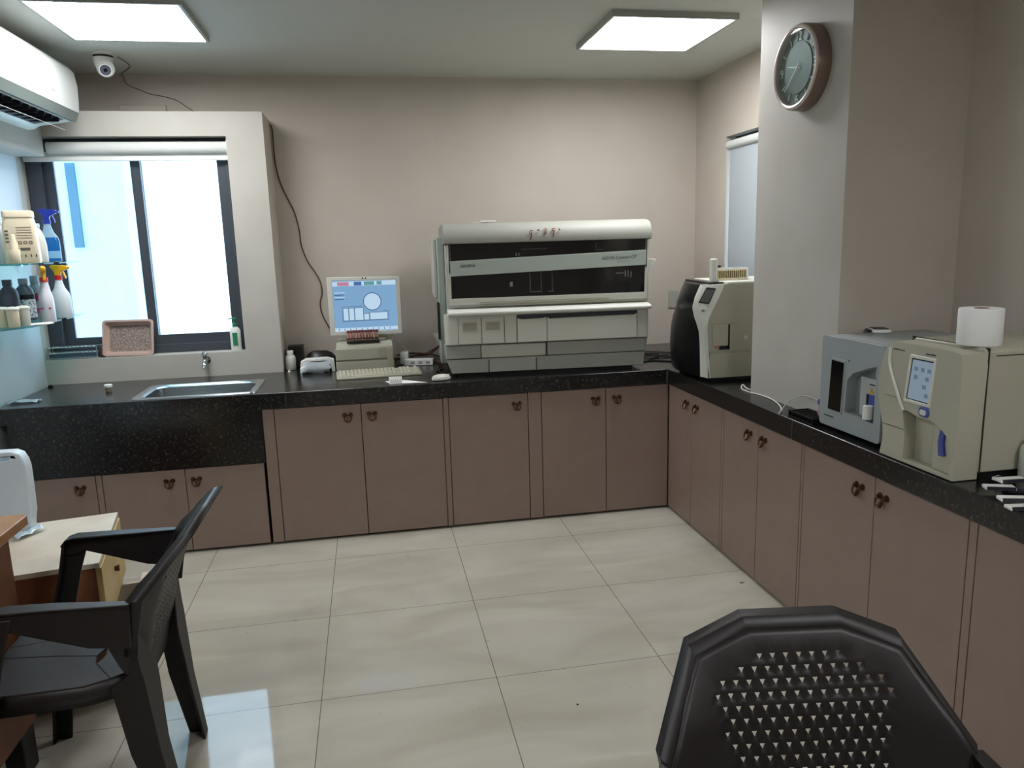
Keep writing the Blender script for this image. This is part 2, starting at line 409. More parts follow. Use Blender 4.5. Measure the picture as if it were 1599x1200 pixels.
# ------------------------------------------------------------------ worktop and cabinets
SX0, SX1, SY0, SY1 = -1.165, -.60, 3.905, 4.275          # sink cut-out
wt = MB().prism([(XL + .02, 3.86), (1.575, 3.86), (1.575, .7), (XR, .7), (XR, 2.517), (1.69, 2.517), (1.69, 3.15), (XR, 3.15), (XR, YB), (-.52, YB), (-.52, 4.53), (XL + .02, 4.53)],
                .72, .80, 'z', holes=[[(SX0, SY0), (SX1, SY0), (SX1, SY1), (SX0, SY1)]])
wt = wt.build('worktop', GRAN, None, bevel=.003)
tag(wt, 'continuous L-shaped black granite worktop running along the back and right walls', 'worktop')
for (x0, x1, y0, y1, z0) in ((-.445, -.4435, 3.8585, 4.6, .722), (1.57, 1.5745, 3.8585, 3.86, .722)):
    MB().box(x0, x1, y0, y1 if z0 < 0 else 3.8605, z0, .799).build('joint', mat('joint_filler', (84, 84, 80), .6), wt)
MB().box(1.5735, 1.5755, 2.602, 2.604, .722, .799).build('joint', mat('joint_filler', (84, 84, 80), .6), wt)
ap = MB().prism([(-1.722, .497), (-1.715, .445), (-.568, .445), (-.568, .72), (-1.722, .72)], 3.868, 3.89, 'y').build('sink_apron', GRAN, None)
tag(ap, 'black speckled granite apron panel below the sink worktop', 'panel')

def handle_mb(M):
    b = MB()
    n = 8
    for sx in (-1, 1):                                   # two rosettes
        b.cyl((sx * .016, 0, .004), (sx * .016, -.006, .004), .012, .010, 12)
        b.cyl((sx * .016, -.006, .004), (sx * .016, -.013, .004), .006, .005, 10)
    pts = [(-.016, -.012, .002), (-.018, -.016, -.012), (-.012, -.018, -.024), (0, -.019, -.028), (.012, -.018, -.024), (.018, -.016, -.012), (.016, -.012, .002)]
    b.tube(smooth_pts(pts, 4), .0032, 6)
    b.cyl((0, -.004, -.004), (0, -.017, -.026), .0042, .0062, 8)
    b.box(-.016, .016, -.006, -.001, .001, .007)
    b.bm.transform(M)
    return b
def cabinet(label, wall, x0, x1, z1, doors, stiles=(), group='taupe base cabinets'):
    """wall 'back': runs along x at y=3.875; 'right': runs along y at x=1.59 (x0>x1 measured in y). doors: (a, b, handle)"""
    if wall == 'back':
        t = thing('base_cabinet', label, 'cabinet', ((x0 + x1) / 2, 3.875, 0), 0, group)
        loc = Matrix.Translation((-(x0 + x1) / 2, 0, 0))
    else:
        # local +x runs toward -y of the room, local y into the wall (+x of the room)
        t = thing('base_cabinet', label, 'cabinet', (1.59, (x0 + x1) / 2, 0), -PI / 2, group)
        c = (x0 + x1) / 2
    def L(v): return v - (x0 + x1) / 2 if wall == 'back' else (x0 + x1) / 2 - v
    a, b_ = sorted((L(x0), L(x1)))
    MB().box(a, b_, .019, .5 if wall == 'right' else .45, .012, z1).build('body', LAMD, t)
    g = .0018
    for d0, d1, hx in doors:
        p, q = sorted((L(d0), L(d1)))
        d = MB().box(p + g, q - g, 0, .018, .014, z1 - .003).build('door', LAMI, t, bevel=.0015)
        handle_mb(T(L(hx), 0, z1 - .062)).build('handle', BRONZE, d)
    for d0, d1 in stiles:
        p, q = sorted((L(d0), L(d1)))
        MB().box(p + g, q - g, 0, .018, .012, z1 - .001).build('stile', LAMI, t, bevel=.0015)
    return t
cabinet('low single-door taupe cabinet below the granite apron, at the left wall', 'back', -1.69, -1.3425, .443, [(-1.69, -1.3715, -1.444)], [(-1.3715, -1.3425)])
cabinet('low double-door taupe cabinet below the sink and granite apron', 'back', -1.3425, -.578, .443, [(-1.3425, -.9585, -1.035), (-.9585, -.578, -.908)])
cabinet('tall double-door taupe cabinet below the computer keyboard', 'back', -.5675, .3706, .718, [(-.509, -.0797, -.148), (-.0797, .3405, -.025)], [(-.5675, -.509), (.3405, .3706)])
cabinet('single-door taupe cabinet below the left half of the large analyser', 'back', .3706, .8684, .718, [(.3706, .7947, .734)], [(.7947, .8684)])
cabinet('double-door taupe cabinet ending in the inner corner', 'back', .8684, 1.588, .718, [(.8684, 1.228, 1.170), (1.228, 1.588, 1.29)])
cabinet('double-door taupe cabinet on the right run, at the inner corner', 'right', 3.874, 3.206, .718, [(3.874, 3.567, 3.626), (3.567, 3.232, 3.508)], [(3.232, 3.206)])
cabinet('double-door taupe cabinet below the column', 'right', 3.206, 2.538, .718, [(3.206, 2.884, 2.964), (2.884, 2.556, 2.838)], [(2.556, 2.538)])
cabinet('double-door taupe cabinet below the two bench-top blood analysers', 'right', 2.538, 1.691, .718, [(2.538, 2.122, 2.2), (2.122, 1.722, 2.078)], [(1.722, 1.691)])
cabinet('taupe cabinet nearest the viewer, cut by the right edge', 'right', 1.691, .86, .718, [(1.691, 1.28, 1.35), (1.28, .88, 1.2)], [(.88, .86)])
# ------------------------------------------------------------------ sink and tap
sk = thing('kitchen_sink', 'stainless steel drop-in sink in the worktop under the window', 'sink', ((SX0 + SX1) / 2, (SY0 + SY1) / 2, .8))
def rr3(x0, x1, y0, y1, r, z, n=5): return [(p[0], p[1], z) for p in rrect(x0, x1, y0, y1, r, n)]
b = MB()
rings = [rr3(SX0 - .012, SX1 + .012, SY0 - .012, SY1 + .012, .03, .8002), rr3(SX0 - .010, SX1 + .010, SY0 - .010, SY1 + .010, .03, .806), rr3(SX0 + .012, SX1 - .012, SY0 + .012, SY1 - .012, .05, .805),
         rr3(SX0 + .03, SX1 - .03, SY0 + .03, SY1 - .03, .06, .796)]
b.ring_loft(rings, cap=False).build('rim', STEEL, sk, world=True)
b = MB()
rings = [rr3(SX0 + .03, SX1 - .03, SY0 + .03, SY1 - .03, .06, .796), rr3(SX0 + .035, SX1 - .035, SY0 + .035, SY1 - .035, .06, .66), rr3(SX0 + .07, SX1 - .07, SY0 + .07, SY1 - .07, .05, .64)]
b.ring_loft(rings, cap=False); b.bm.faces.new([v for v in b.bm.verts if abs(v.co.z - .64) < 1e-5][::-1])
b.build('basin', STEEL, sk, world=True)
MB().lathe([(.02, 0), (.03, .003), (.001, .004)], ((SX0 + SX1) / 2, (SY0 + SY1) / 2, .6405)).build('drain', CHROME, sk, world=True)
tp = thing('wall_tap', 'small chrome tap on the wall over the sink', 'tap', (-.935, 4.53, .89))
MB().cyl((-.935, 4.53, .895), (-.935, 4.525, .895), .024, .022).cyl((-.935, 4.525, .895), (-.935, 4.47, .895), .012, .012).build('body', CHROME, tp, world=True)
MB().tube([(-.935, 4.475, .893), (-.936, 4.455, .885), (-.938, 4.445, .865), (-.938, 4.445, .853)], .011, 12).build('spout', CHROME, tp, world=True)
MB().lathe([(.010, 0), (.014, .012), (.016, .03), (.010, .042), (.001, .044)], (-.935, 4.487, .905), 12).build('handle', CHROME, tp, world=True)

# ------------------------------------------------------------------ air conditioner
ac = thing('air_conditioner', 'white split air conditioner high on the left wall', 'air conditioner', (-1.64, 3.9, 2.16))
prof = [(-1.64, 2.44), (-1.47, 2.44), (-1.42, 2.435), (-1.395, 2.405), (-1.386, 2.34), (-1.389, 2.26), (-1.394, 2.213)]
MB().prism(prof + [(-1.44, 2.20), (-1.60, 2.19), (-1.64, 2.17)], 3.46, 4.37, 'y').build('body', mat('ac_white', (188, 192, 188), .4), ac, world=True, smooth=50)
MB().prism([(-1.394, 2.212), (-1.412, 2.168), (-1.436, 2.172), (-1.43, 2.21)], 3.46, 4.368, 'y').build('shaded_lip', mat('ac_lip_shade', (90, 98, 92), .5), ac, world=True)  # grey holds the shadow below the front panel, painted into the colour
MB().box(-1.4395, -1.436, 3.49, 4.30, 2.168, 2.174).build('lip_edge', WHITEP, ac, world=True)
MB().prism([(-1.437, 2.174), (-1.437, 2.190), (-1.60, 2.180), (-1.585, 2.152)], 3.49, 4.30, 'y').build('air_outlet', BLACK, ac, world=True)
for k in range(9):
    y = 3.55 + k * .085
    MB().box(-1.58, -1.445, y, y + .003, 2.150, 2.175).build('vane', mat('vane_grey', (36, 40, 50), .5), ac, world=True)
MB().prism([(-1.466, 2.128), (-1.466, 2.1305), (-1.515, 2.1515), (-1.515, 2.149)], 3.49, 4.36, 'y').build('flap', WHITEP, ac, world=True)
MB().prism([(-1.585, 2.1795), (-1.585, 2.150), (-1.61, 2.135), (-1.64, 2.130), (-1.64, 2.18)], 3.46, 4.37, 'y').build('rear_cover', PL_LIGHT, ac, world=True)
MB().prism([(-1.437, 2.172), (-1.437, 2.195), (-1.60, 2.185), (-1.585, 2.150)], 4.3005, 4.37, 'y').build('end_cover', PL_LIGHT, ac, world=True)
MB().box(-1.3875, -1.386, 4.03, 4.06, 2.262, 2.268).build('badge', PL_GREYD, ac, world=True)
# ------------------------------------------------------------------ dome camera
dc = thing('security_camera', 'white dome security camera on the ceiling above the window', 'security camera', (-1.255, 4.39, ZC))
cx, cy = -1.255, 4.39
MB().lathe([(.052, -.012), (.052, 0)], (cx, cy, ZC), 28).build('base', WHITEP, dc, world=True)
MB().lathe([(.001, -.022), (.046, -.018), (.048, -.012)], (cx, cy, ZC), 28).build('gasket', BLACK, dc, world=True)
MB().lathe([(.03, -.08), (.043, -.06), (.048, -.022)], (cx, cy, ZC), 28).build('housing', WHITEP, dc, world=True)
cdir = Vector((.22, -.9, -.38)).normalized(); bc = Vector((cx + .012, cy - .02, ZC - .075))
b = MB(); bmesh.ops.create_uvsphere(b.bm, u_segments=24, v_segments=14, radius=.043, matrix=Matrix.Translation(bc)); b.build('eyeball', WHITEP, dc, world=True)
MB().cyl(bc + cdir * .034, bc + cdir * .046, .032, .030, 24).build('trim_ring', WHITEP, dc, world=True)
MB().cyl(bc + cdir * .04, bc + cdir * .048, .026, .025, 24).build('lens_cover', SLATE, dc, world=True)
MB().cyl(bc + cdir * .04, bc + cdir * .050, .009, .009, 16).build('lens', BLACKG, dc, world=True)

# ------------------------------------------------------------------ wall clock (on the column, looking to -x)
ck = thing('wall_clock', 'round silver wall clock with raised numerals high on the column', 'clock', (1.69, 2.78, 2.125))
CY, CZ, CR = 2.785, 2.125, .155
def cring(r, x, n=48): return [(x, CY + r * math.cos(2 * PI * i / n), CZ + r * math.sin(2 * PI * i / n)) for i in range(n)]
MB().ring_loft([cring(CR, 1.69), cring(CR, 1.645), cring(CR - .003, 1.638)], cap=False).build('case', mat('clock_case', (128, 108, 98), .35, .4), ck, world=True)
MB().ring_loft([cring(CR - .003, 1.638), cring(CR - .006, 1.632), cring(CR - .012, 1.630), cring(CR - .018, 1.633), cring(CR - .02, 1.652)], cap=False).build('bezel', mat('clock_bezel', (196, 184, 176), .35, .3), ck, world=True)
MB().ring_loft([cring(CR - .0195, 1.656), cring(CR - .0195, 1.652)], True).build('dial', mat('clock_dial', (116, 118, 114), .4), ck, world=True)
MB().ring_loft([cring(CR - .062, 1.6515), cring(CR - .062, 1.648)], True).build('inner_dial', mat('clock_inner', (134, 138, 133), .45), ck, world=True)
NUMM = mat('clock_numeral', (236, 236, 232), .4)
for h in range(1, 13):
    a = R(90 - 30 * h); rr = CR - .042
    # looking at the dial from -x, right is -y
    p = (1.6495, CY - rr * math.cos(a), CZ + rr * math.sin(a))
    if h in (12, 3, 6, 9):
        s = .046; M = T(*p) @ FRONT_X @ T(-s * (.55 if h == 12 else .3), -s * .35, 0)
        text('numeral', str(h), s, NUMM, ck, WM[ck].inverted() @ M, .002)
    else:
        d = Vector((0, -math.cos(a), math.sin(a)))
        MB().tube([Vector(p) - d * .013, Vector(p) + d * .013], .003, 6).build('hour_mark', NUMM, ck, world=True)
def hand(ang, ln, wd, x):
    d = Vector((0, -math.cos(R(90 - ang)), math.sin(R(90 - ang)))); s = Vector((0, d.z, -d.y)); c = Vector((x, CY, CZ))
    q = [c - d * .02 + s * wd, c + d * ln + s * wd * .5, c + d * ln - s * wd * .5, c - d * .02 - s * wd]
    MB().ring_loft([q, [p + Vector((-.0015, 0, 0)) for p in q]]).build('hand', NUMM, ck, world=True)
hand(283, .07, .004, 1.646); hand(228, .11, .003, 1.643)
MB().cyl((1.647, CY, CZ), (1.64, CY, CZ), .006, .006).build('hub', NUMM, ck, world=True)
b = MB().ring_loft([cring(CR - .019, 1.6365), cring(CR - .019, 1.6355)], True).build('glass_cover', COVER, ck, world=True)

# ------------------------------------------------------------------ large immunoassay analyser
AX, AY, AR = .409, 3.993, R(-3.45)
an = thing('immunoassay_analyser', 'large grey bench-top analyser with a dark double viewing window against the back wall', 'analyser', (AX, AY, .8), AR)
def an_box(name, m, s0, s1, y0, y1, z0, z1, bevel=.004, p=None): return MB().box(s0, s1, y0, y1, z0, z1).build(name, m, p or an, bevel=bevel)
an_box('foot_rail', BLACK, .03, 1.0, .03, .6, 0, .02, 0)
# skirt and lower body, narrowing down
MB().ring_loft([[(.0, 0, .02), (1.056, 0, .02), (1.05, .62, .02), (.02, .62, .02)], [(-.028, -.004, .099), (1.062, -.004, .099), (1.06, .64, .099), (-.05, .64, .099)]]).build('skirt', PL_GREYD, an, bevel=.004)
MB().ring_loft([[(-.028, -.002, .1), (1.066, -.002, .1), (1.06, .64, .1), (-.06, .64, .1)], [(-.03, -.002, .176), (1.078, -.002, .176), (1.07, .64, .176), (-.085, .64, .176)]]).build('lower_body', PL_GREYD, an, bevel=.004)
an_box('lower_panel', PL_GREY, .16, .511, -.009, .01, .1, .171, .006)
an_box('lower_panel', PL_GREYD, .517, 1.064, -.007, .01, .1, .174, .004)
MB().prism([(.20, .022), (.455, .022), (.455, .088), (.50, .094), (.16, .094), (.20, .088)], -.006, .01, 'y').build('skirt_panel', PL_GREYD, an, bevel=.003)
for s in ((.198, .201), (.455, .458)): an_box('seam', SEAM, s[0], s[1], -.0065, 0, .022, .09, 0)
an_box('seam', SEAM, -.027, 1.06, -.004, .01, .0965, .1005, 0)
an_box('seam', SEAM, .157, .16, -.0045, 0, .10, .174, 0); an_box('seam', SEAM, .512, .516, -.0095, 0, .10, .176, 0)
# middle section with drawers
MB().prism(rrect(-.03, 1.08, -.03, .64, .03, 6), .178, .338, 'z').build('middle_body', PL_GREY, an, bevel=.003)
an_box('seam', SEAM, -.02, 1.07, -.022, .2, .1755, .1785, 0)
for s0, s1 in ((.042, .162), (.1645, .283)):
    d = an_box('reagent_drawer', PL_GREY, s0, s1, -.034, .0, .181, .318, .003)
    MB().prism([(s0 + .022, .252), (s1 - .022, .252), (s1 - .022, .296), (s0 + .022, .296)], -.037, -.033, 'y', holes=[[(s0 + .027, .257), (s1 - .027, .257), (s1 - .027, .291), (s0 + .027, .291)]]).build('label_frame', PL_BEIGED, d)
    MB().box(s0 + .027, s1 - .027, -.0345, -.0335, .257, .291).build('label', BOARD, d)
for s in (.040, .1625, .2835, .351): an_box('seam', SEAM, s, s + .0025, -.0315, 0, .181, .32, 0)
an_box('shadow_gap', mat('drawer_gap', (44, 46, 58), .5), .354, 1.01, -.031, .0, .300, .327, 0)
MB().prism([(.355, .181), (.512, .181), (.512, .310), (.49, .305), (.38, .303), (.355, .309)], -.038, -.01, 'y').build('sample_drawer', PL_GREY, an, bevel=.003)
MB().prism([(.5165, .181), (1.007, .181), (1.007, .312), (.99, .305), (.55, .302), (.53, .300), (.5165, .310)], -.038, -.01, 'y').build('wide_drawer', PL_GREY, an, bevel=.003)
an_box('seam', SEAM, 1.008, 1.0105, -.0315, 0, .181, .32, 0)
# ledge
MB().prism([(-.05, .332), (-.055, .348), (-.045, .356), (.02, .37), (.2, .37), (.2, .332)], -.012, 1.084, 'x').build('ledge', PL_LIGHT, an, bevel=.006, seg=3)
# upper body
MB().prism([(.012, .37), (.0, .70), (.64, .72), (.64, .37)], -.012, 1.083, 'x').build('upper_body', PL_GREY, an, bevel=.004)
MB().prism([(0.0, .386), (1.075, .386), (1.075, .704), (0.0, .704)], -.006, .02, 'y', holes=[[(.014, .421), (1.058, .421), (1.065, .7025), (.016, .7025)]]).build('window_bezel', PL_GREY, an, bevel=.003)
vw = MB().box(.012, 1.066, -.001, .004, .419, .7035).build('viewing_window', DARKGL, an)
for k in range(3): an_box('vent_slot', PL_BEIGED, .16, .86, -.0075, 0, .378 + .009 * k, .382 + .009 * k, 0)
MB().prism([(.013, .538), (1.065, .566), (1.065, .647), (.013, .617)], -.012, .0, 'y').build('window_band', PL_BAND, an, bevel=.003)
# hardware faintly visible behind the smoked window
HW = mat('dim_hardware', (62, 58, 62), .5)
HWL = mat('dim_hardware_light', (120, 116, 116), .4)
for (s0, s1, z0, z1, m) in ((.43, .437, .44, .545, HW), (.49, .496, .44, .55, HW), (.44, .49, .44, .448, HW), (.53, .56, .44, .448, HW), (.55, .556, .45, .55, HW), (.90, .945, .525, .53, HWL), (.95, .955, .508, .54, HWL), (.966, .970, .505, .54, HWL), (.982, .986, .503, .535, HWL), (.39, .53, .665, .672, HW), (.79, .83, .652, .657, HW), (.79, .794, .652, .69, HW), (.325, .34, .475, .50, HWL), (.36, .366, .635, .65, HWL), (.375, .381, .635, .65, HWL)):
    MB().box(s0, s1, -.0025, .0, z0, z1).build('inner_hardware', m, vw)
# hood, rounded on top
MB().prism([(-.006, .7045), (-.026, .706), (-.030, .73), (-.022, .765), (.002, .792), (.04, .806), (.10, .812), (.64, .80), (.64, .7045)], -.018, 1.092, 'x').build('hood', mat('instrument_grey_dimmed', (152, 153, 144), .55), an, bevel=.003, smooth=50)  # same plastic as the drawers; colour darkened to offset light from above
an_box('seam', SEAM, -.012, 1.085, -.02, 0, .7025, .7055, 0)
# side covers
MB().prism([(.07, .74), (.07, .3), (.09, .18), (.12, .06), (.62, .06), (.64, .74)], -.052, -.014, 'x').build('side_cover', PL_BAND, an, bevel=.006)
MB().prism([(.12, .73), (.12, .42), (.6, .42), (.6, .73)], -.075, -.052, 'x').build('side_door', PL_GREY, an, bevel=.006)
MB().prism([(.06, .40), (.07, .20), (.13, .20), (.13, .40)], -.062, -.05, 'x').build('side_grille', BLACK, an, bevel=.003)
MB().prism([(1.09, .60), (1.135, .595), (1.142, .585), (1.13, .565), (1.105, .535), (1.09, .525)], .05, .075, 'y').build('hook', PL_LIGHT, an, bevel=.003)
text('maker_lettering', 'SIEMENS', .021, TEXTD, an, T(.066, -.0125, .583) @ Matrix.Rotation(0, 4, 'X') @ FRONT_Y @ Matrix.Rotation(R(1.6), 4, 'Z'))
text('model_lettering', 'ADVIA Centaur CP', .0235, TEXTD, an, T(.822, -.0125, .600) @ FRONT_Y @ Matrix.Rotation(R(1.6), 4, 'Z'))
text('model_small_lettering', 'Immunoassay System', .009, PL_GREYD, an, T(.90, -.0125, .588) @ FRONT_Y @ Matrix.Rotation(R(1.6), 4, 'Z'))
# red handwritten numerals on the hood
def stroke(pts, s, z): 
    P = []
    for p in pts:
        zz = z + p[1]; yy = -.0315 if zz < .765 else -.0315 + (zz - .765) * .9
        if zz < .73: yy = -.031
        P.append((s + p[0], yy, zz))
    return P
hw = MB()
one = [(.012, .012), (.004, .016), (-.004, .012), (-.004, .004), (.003, .0), (.008, .006), (.005, -.012), (.0, -.03)]
two = [(-.008, .012), (0, .016), (.007, .01), (-.002, .003), (.007, -.003), (.001, -.01), (-.009, -.008)]
dot = [(.0, .006), (.004, .003), (.0, 0), (-.004, .003), (.0, .006)]
for g, s, z in ((one, .437, .748), (dot, .478, .762), (two, .517, .757), (one, .556, .757), (dot, .59, .763)):
    hw.tube(stroke([(p[0], p[1]) for p in g], s, z), .0024, 5)
hw.build('handwritten_marks', REDINK, an)
pt = tag(MB().box(.575, .66, 4.12, 4.2, 1.6135, 1.617).box(.615, .69, 4.10, 4.16, 1.617, 1.625).build('paper_slip', PAPER), 'small folded white paper lying on top of the large analyser', 'paper')

# ------------------------------------------------------------------ black and beige analyser in the corner
dk = thing('corner_analyser', 'beige analyser with a black curved front door in the corner beside the column', 'analyser', (1.85, 3.65, .8))
zs = [.822, .88, .94, 1.0, 1.05, 1.09, 1.12, 1.17, 1.217, 1.25, 1.277]
xB = [1.593, 1.591, 1.589, 1.586, 1.581, 1.568, 1.556, 1.545, 1.557, 1.572, 1.585]
xC = [1.606, 1.600, 1.594, 1.588, 1.584, 1.585, 1.592, 1.616, 1.641, 1.656, 1.669]
xA = [1.602, 1.596, 1.592, 1.593, 1.598, 1.606, 1.616, 1.631, 1.648, 1.662, 1.675]
YA, YB_, YC, XD = 3.87, 3.47, 3.42, 2.12
b = MB(); b.ring_loft([[(c + .012, YC, z), (XD, YC, z), (XD, YA, z), (a + .012, YA, z), (a_b + .03, YB_, z)] for z, c, a, a_b in zip(zs, xC, xA, xB)]); b.build('body', PL_BEIGE, dk, world=True, smooth=25)
b = MB(); b.ring_loft([[(bb + .035, YB_ + .004, z), (bb - .004, YB_ + .002, z), (bb + .006, YB_ - .012, z), (cc - .002, YC + .002, z), (cc + .013, YC - .003, z), (cc + .02, YC + .01, z)] for z, bb, cc in zip(zs, xB, xC)]); b.build('front_strip', PL_LIGHT, dk, world=True, smooth=60)
n = 7
b = MB(); rings = []
for z, a, bb in zip(zs, xA, xB):
    o_ = []
    for k in range(n):
        t = k / (n - 1); y = YA + (YB_ + .002 - YA) * t
        o_.append((a + (bb - a) * t - .035 * math.sin(PI * t), y, z))
    rings.append(o_ + [(bb + .03, YB_ + .002, z), (a + .03, YA, z)])
b.ring_loft(rings); b.build('front_door', mat('door_black', (10, 11, 12), .3, spec=.35), dk, world=True, smooth=60)
MB().prism([(1.675, YA), (1.66, 3.7), (1.62, YB_), (1.72, YB_), (1.74, YA)], 1.277, 1.286, 'z').build('door_top', BLACKG, dk, world=True, bevel=.002)
def z8(x, y): return 980 + x * .21667, 380 + y * .21667
sq = [on_y(*z8(x, y), 3.437) + Vector((-.006, -.008, 0)) for x, y in ((572, 318), (648, 326), (588, 438), (512, 430))]
MB().ring_loft([[p for p in sq], [p + Vector((.012, .010, 0)) for p in sq]]).build('display', mat('dark_lcd', (44, 48, 50), .2), dk, world=True)
cc = sum(sq, Vector()) / 4
MB().ring_loft([[cc + (p - cc) * .8 + Vector((-.0015, -.001, 0)) for p in sq], [cc + (p - cc) * .8 + Vector((.002, .002, 0)) for p in sq]]).build('display_window', mat('lcd_grey', (96, 102, 100), .3), dk, world=True)
lp = on_y(*z8(545, 485), 3.44)
MB().cyl(lp + Vector((-.008, -.010, 0)), lp + Vector((0, .0, 0)), .006, .006).build('badge', mat('badge_green', (110, 150, 130), .4), dk, world=True)
def dkp(x, y, yy=3.42): return on_y(*z8(x, y), yy)
def dkbox(name, m, x0, y0, x1, y1, d=.003):
    a, b_ = dkp(x0, y0), dkp(x1, y1)
    MB().box(min(a.x, b_.x), max(a.x, b_.x), YC - d, YC + .004, min(a.z, b_.z), max(a.z, b_.z)).build(name, m, dk, world=True)
dkbox('slot', BLACK, 722, 585, 733, 765); dkbox('slot', BLACK, 660, 738, 733, 765); dkbox('seam', PL_BEIGED, 600, 580, 790, 583, .001)
dkbox('sample_panel', PL_BEIGE, 612, 590, 718, 736, .006)
dkbox('seam', SEAM, 584, 780, 587, 972, .001); dkbox('seam', PL_BEIGED, 584, 780, 890, 783, .001)
p = dkp(640, 745); MB().cyl(p, p + Vector((0, -.02, 0)), .006, .006).build('sample_cup', mat('sample_pink', (180, 110, 106), .4), dk, world=True)
p = dkp(850, 677); MB().cyl(p, p + Vector((0, -.004, 0)), .010, .010).build('lock', PL_LIGHT, dk, world=True)
MB().box(1.64, 2.1, 3.45, 3.85, .8, .822).build('base', BLACK, dk, world=True)
MB().prism([(1.70, 3.425), (2.1, 3.425), (2.1, 3.86), (1.72, 3.86)], 1.277, 1.288, 'z').build('top_cover', PL_LIGHT, dk, world=True, bevel=.003)
# things on its top
p0 = on_y(1114, 439, 3.55)
cy_ = tag(MB().lathe([(.019, 0), (.019, .106), (.016, .109)], (p0.x, 3.55, 1.288), 20).build('white_canister', PL_LIGHT), 'slim white cylindrical canister on top of the corner analyser', 'canister')
rk = thing('tube_rack', 'tan comb-sided sample rack on top of the corner analyser', 'rack', (1.83, 3.60, 1.288))
ra, rb_ = on_y(1121, 440, 3.56), on_y(1166, 441, 3.56)
MB().box(ra.x, rb_.x, 3.56, 3.66, 1.289, 1.30).box(ra.x, rb_.x, 3.56, 3.66, 1.335, 1.344).build('tray', CREAMP, rk, world=True)
for k in range(14):
    x = ra.x + (rb_.x - ra.x) * (k + .5) / 14
    MB().box(x - .0032, x + .0032, 3.562, 3.656, 1.30, 1.335).build('divider', mat('tan_plastic', (178, 160, 118), .5), rk, world=True)
MB().box(rb_.x - .002, rb_.x + .006, 3.558, 3.662, 1.289, 1.342).build('end_plate', WHITEP, rk, world=True)
tag(MB().prism([(ra.x + .0, 3.58), (rb_.x + .01, 3.57), (rb_.x + .015, 3.64), (ra.x + .01, 3.65)], 1.3445, 1.35, 'z').build('plastic_sheet', BAGM), 'clear plastic sheet lying over the tan sample rack', 'plastic sheet')
tag(MB().box(ra.x + .008, ra.x + .035, 3.60, 3.62, 1.3505, 1.362).build('binder_clip', BLACK, bevel=.002), 'small black clip on the plastic-covered sample rack', 'clip')

def faint(parent, x, y, z, w_, h_):
    """a line of lettering too small to read in the photograph: worn little strokes"""
    b = MB(); k = 0.
    random.seed(int(w_ * 1e4))
    while k < w_:
        d_ = random.uniform(.0025, .0045)
        b.box(x - .0006, x + .001, y - k - d_, y - k, z, z + h_ * random.uniform(.6, 1)); k += d_ + .0012
    return tag(b.build('faint_lettering', TEXTD, parent, world=True), kind='stuff')
# ------------------------------------------------------------------ grey haematology analyser
ga = thing('grey_analyser', 'compact cool-grey blood analyser with a tall black screen, second along the right worktop', 'analyser', (1.8, 2.33, .8))
MB().prism(rrect(2.148, 2.485, .815, 1.142, .012, 4), 1.655, 2.02, 'x').build('body', PL_COOL, ga, world=True, bevel=.004)
rec = [(2.338, .885), (2.182, .877), (2.180, 1.070), (2.22, 1.058), (2.30, 1.030), (2.332, 1.00)]
MB().prism(rrect(2.146, 2.487, .815, 1.142, .014, 4), 1.612, 1.656, 'x', holes=[rec]).build('front_panel', PL_COOL, ga, world=True, bevel=.004)
MB().prism([(2.352, .872), (2.436, .874), (2.424, 1.068), (2.342, 1.066)], 1.6085, 1.613, 'x').build('display_frame', PL_COOL, ga, world=True, bevel=.001)
MB().prism([(2.357, .880), (2.428, .880), (2.417, 1.060), (2.348, 1.058)], 1.6065, 1.610, 'x').build('display', BLACKG, ga, world=True)
MB().prism([(2.29, .885), (2.185, .885), (2.185, 1.02), (2.29, 1.02)], 1.635, 1.657, 'x').build('inner_panel', mat('inner_grey', (168, 174, 172), .45), ga, world=True, bevel=.002)
MB().box(1.632, 1.636, 2.196, 2.245, .888, .966).build('sampling_port', BLUEG, ga, world=True)
MB().box(1.630, 1.637, 2.240, 2.248, .888, .966).build('port_edge', BLACK, ga, world=True)
MB().lathe([(.0165, 0), (.017, .044), (.015, .046)], (1.618, 2.219, .886), 18).build('tube_adapter', WHITEP, ga, world=True)
MB().prism([(2.238, .970), (2.216, .970), (2.227, .988)], 1.632, 1.636, 'x').build('warning_triangle', YELLOWP, ga, world=True)
MB().box(1.6315, 1.6322, 2.2262, 2.2278, .976, .983).box(1.6315, 1.6322, 2.2262, 2.2278, .9725, .9745).build('warning_mark', BLACK, ga, world=True)
faint(ga, 1.6345, 2.240, .998, .028, .0045)
faint(ga, 1.6115, 2.455, .850, .055, .006)
MB().cyl((1.612, 2.325, 1.068), (1.6105, 2.325, 1.068), .003, .003).build('indicator', BLACK, ga, world=True)
for y in (2.19, 2.44): MB().cyl((1.68, y, .8), (1.68, y, .8155), .014, .014).cyl((1.95, y, .8), (1.95, y, .8155), .014, .014).build('feet', BLACK, ga, world=True)
# gadget on its top
gp = on_z(1372, 519, 1.142)
gd = thing('handheld_meter', 'small white and black handheld meter lying on the grey analyser', 'meter', (gp.x, gp.y, 1.142), R(-20))
MB().box(-.03, .03, -.05, .05, 0.0005, .014).build('case', WHITEP, gd, bevel=.005)
MB().box(-.024, .024, -.035, .03, .0142, .0165).build('display', BLACK, gd)
MB().box(-.04, -.028, -.02, .03, .002, .011).build('grip', BLACK, gd, bevel=.002)

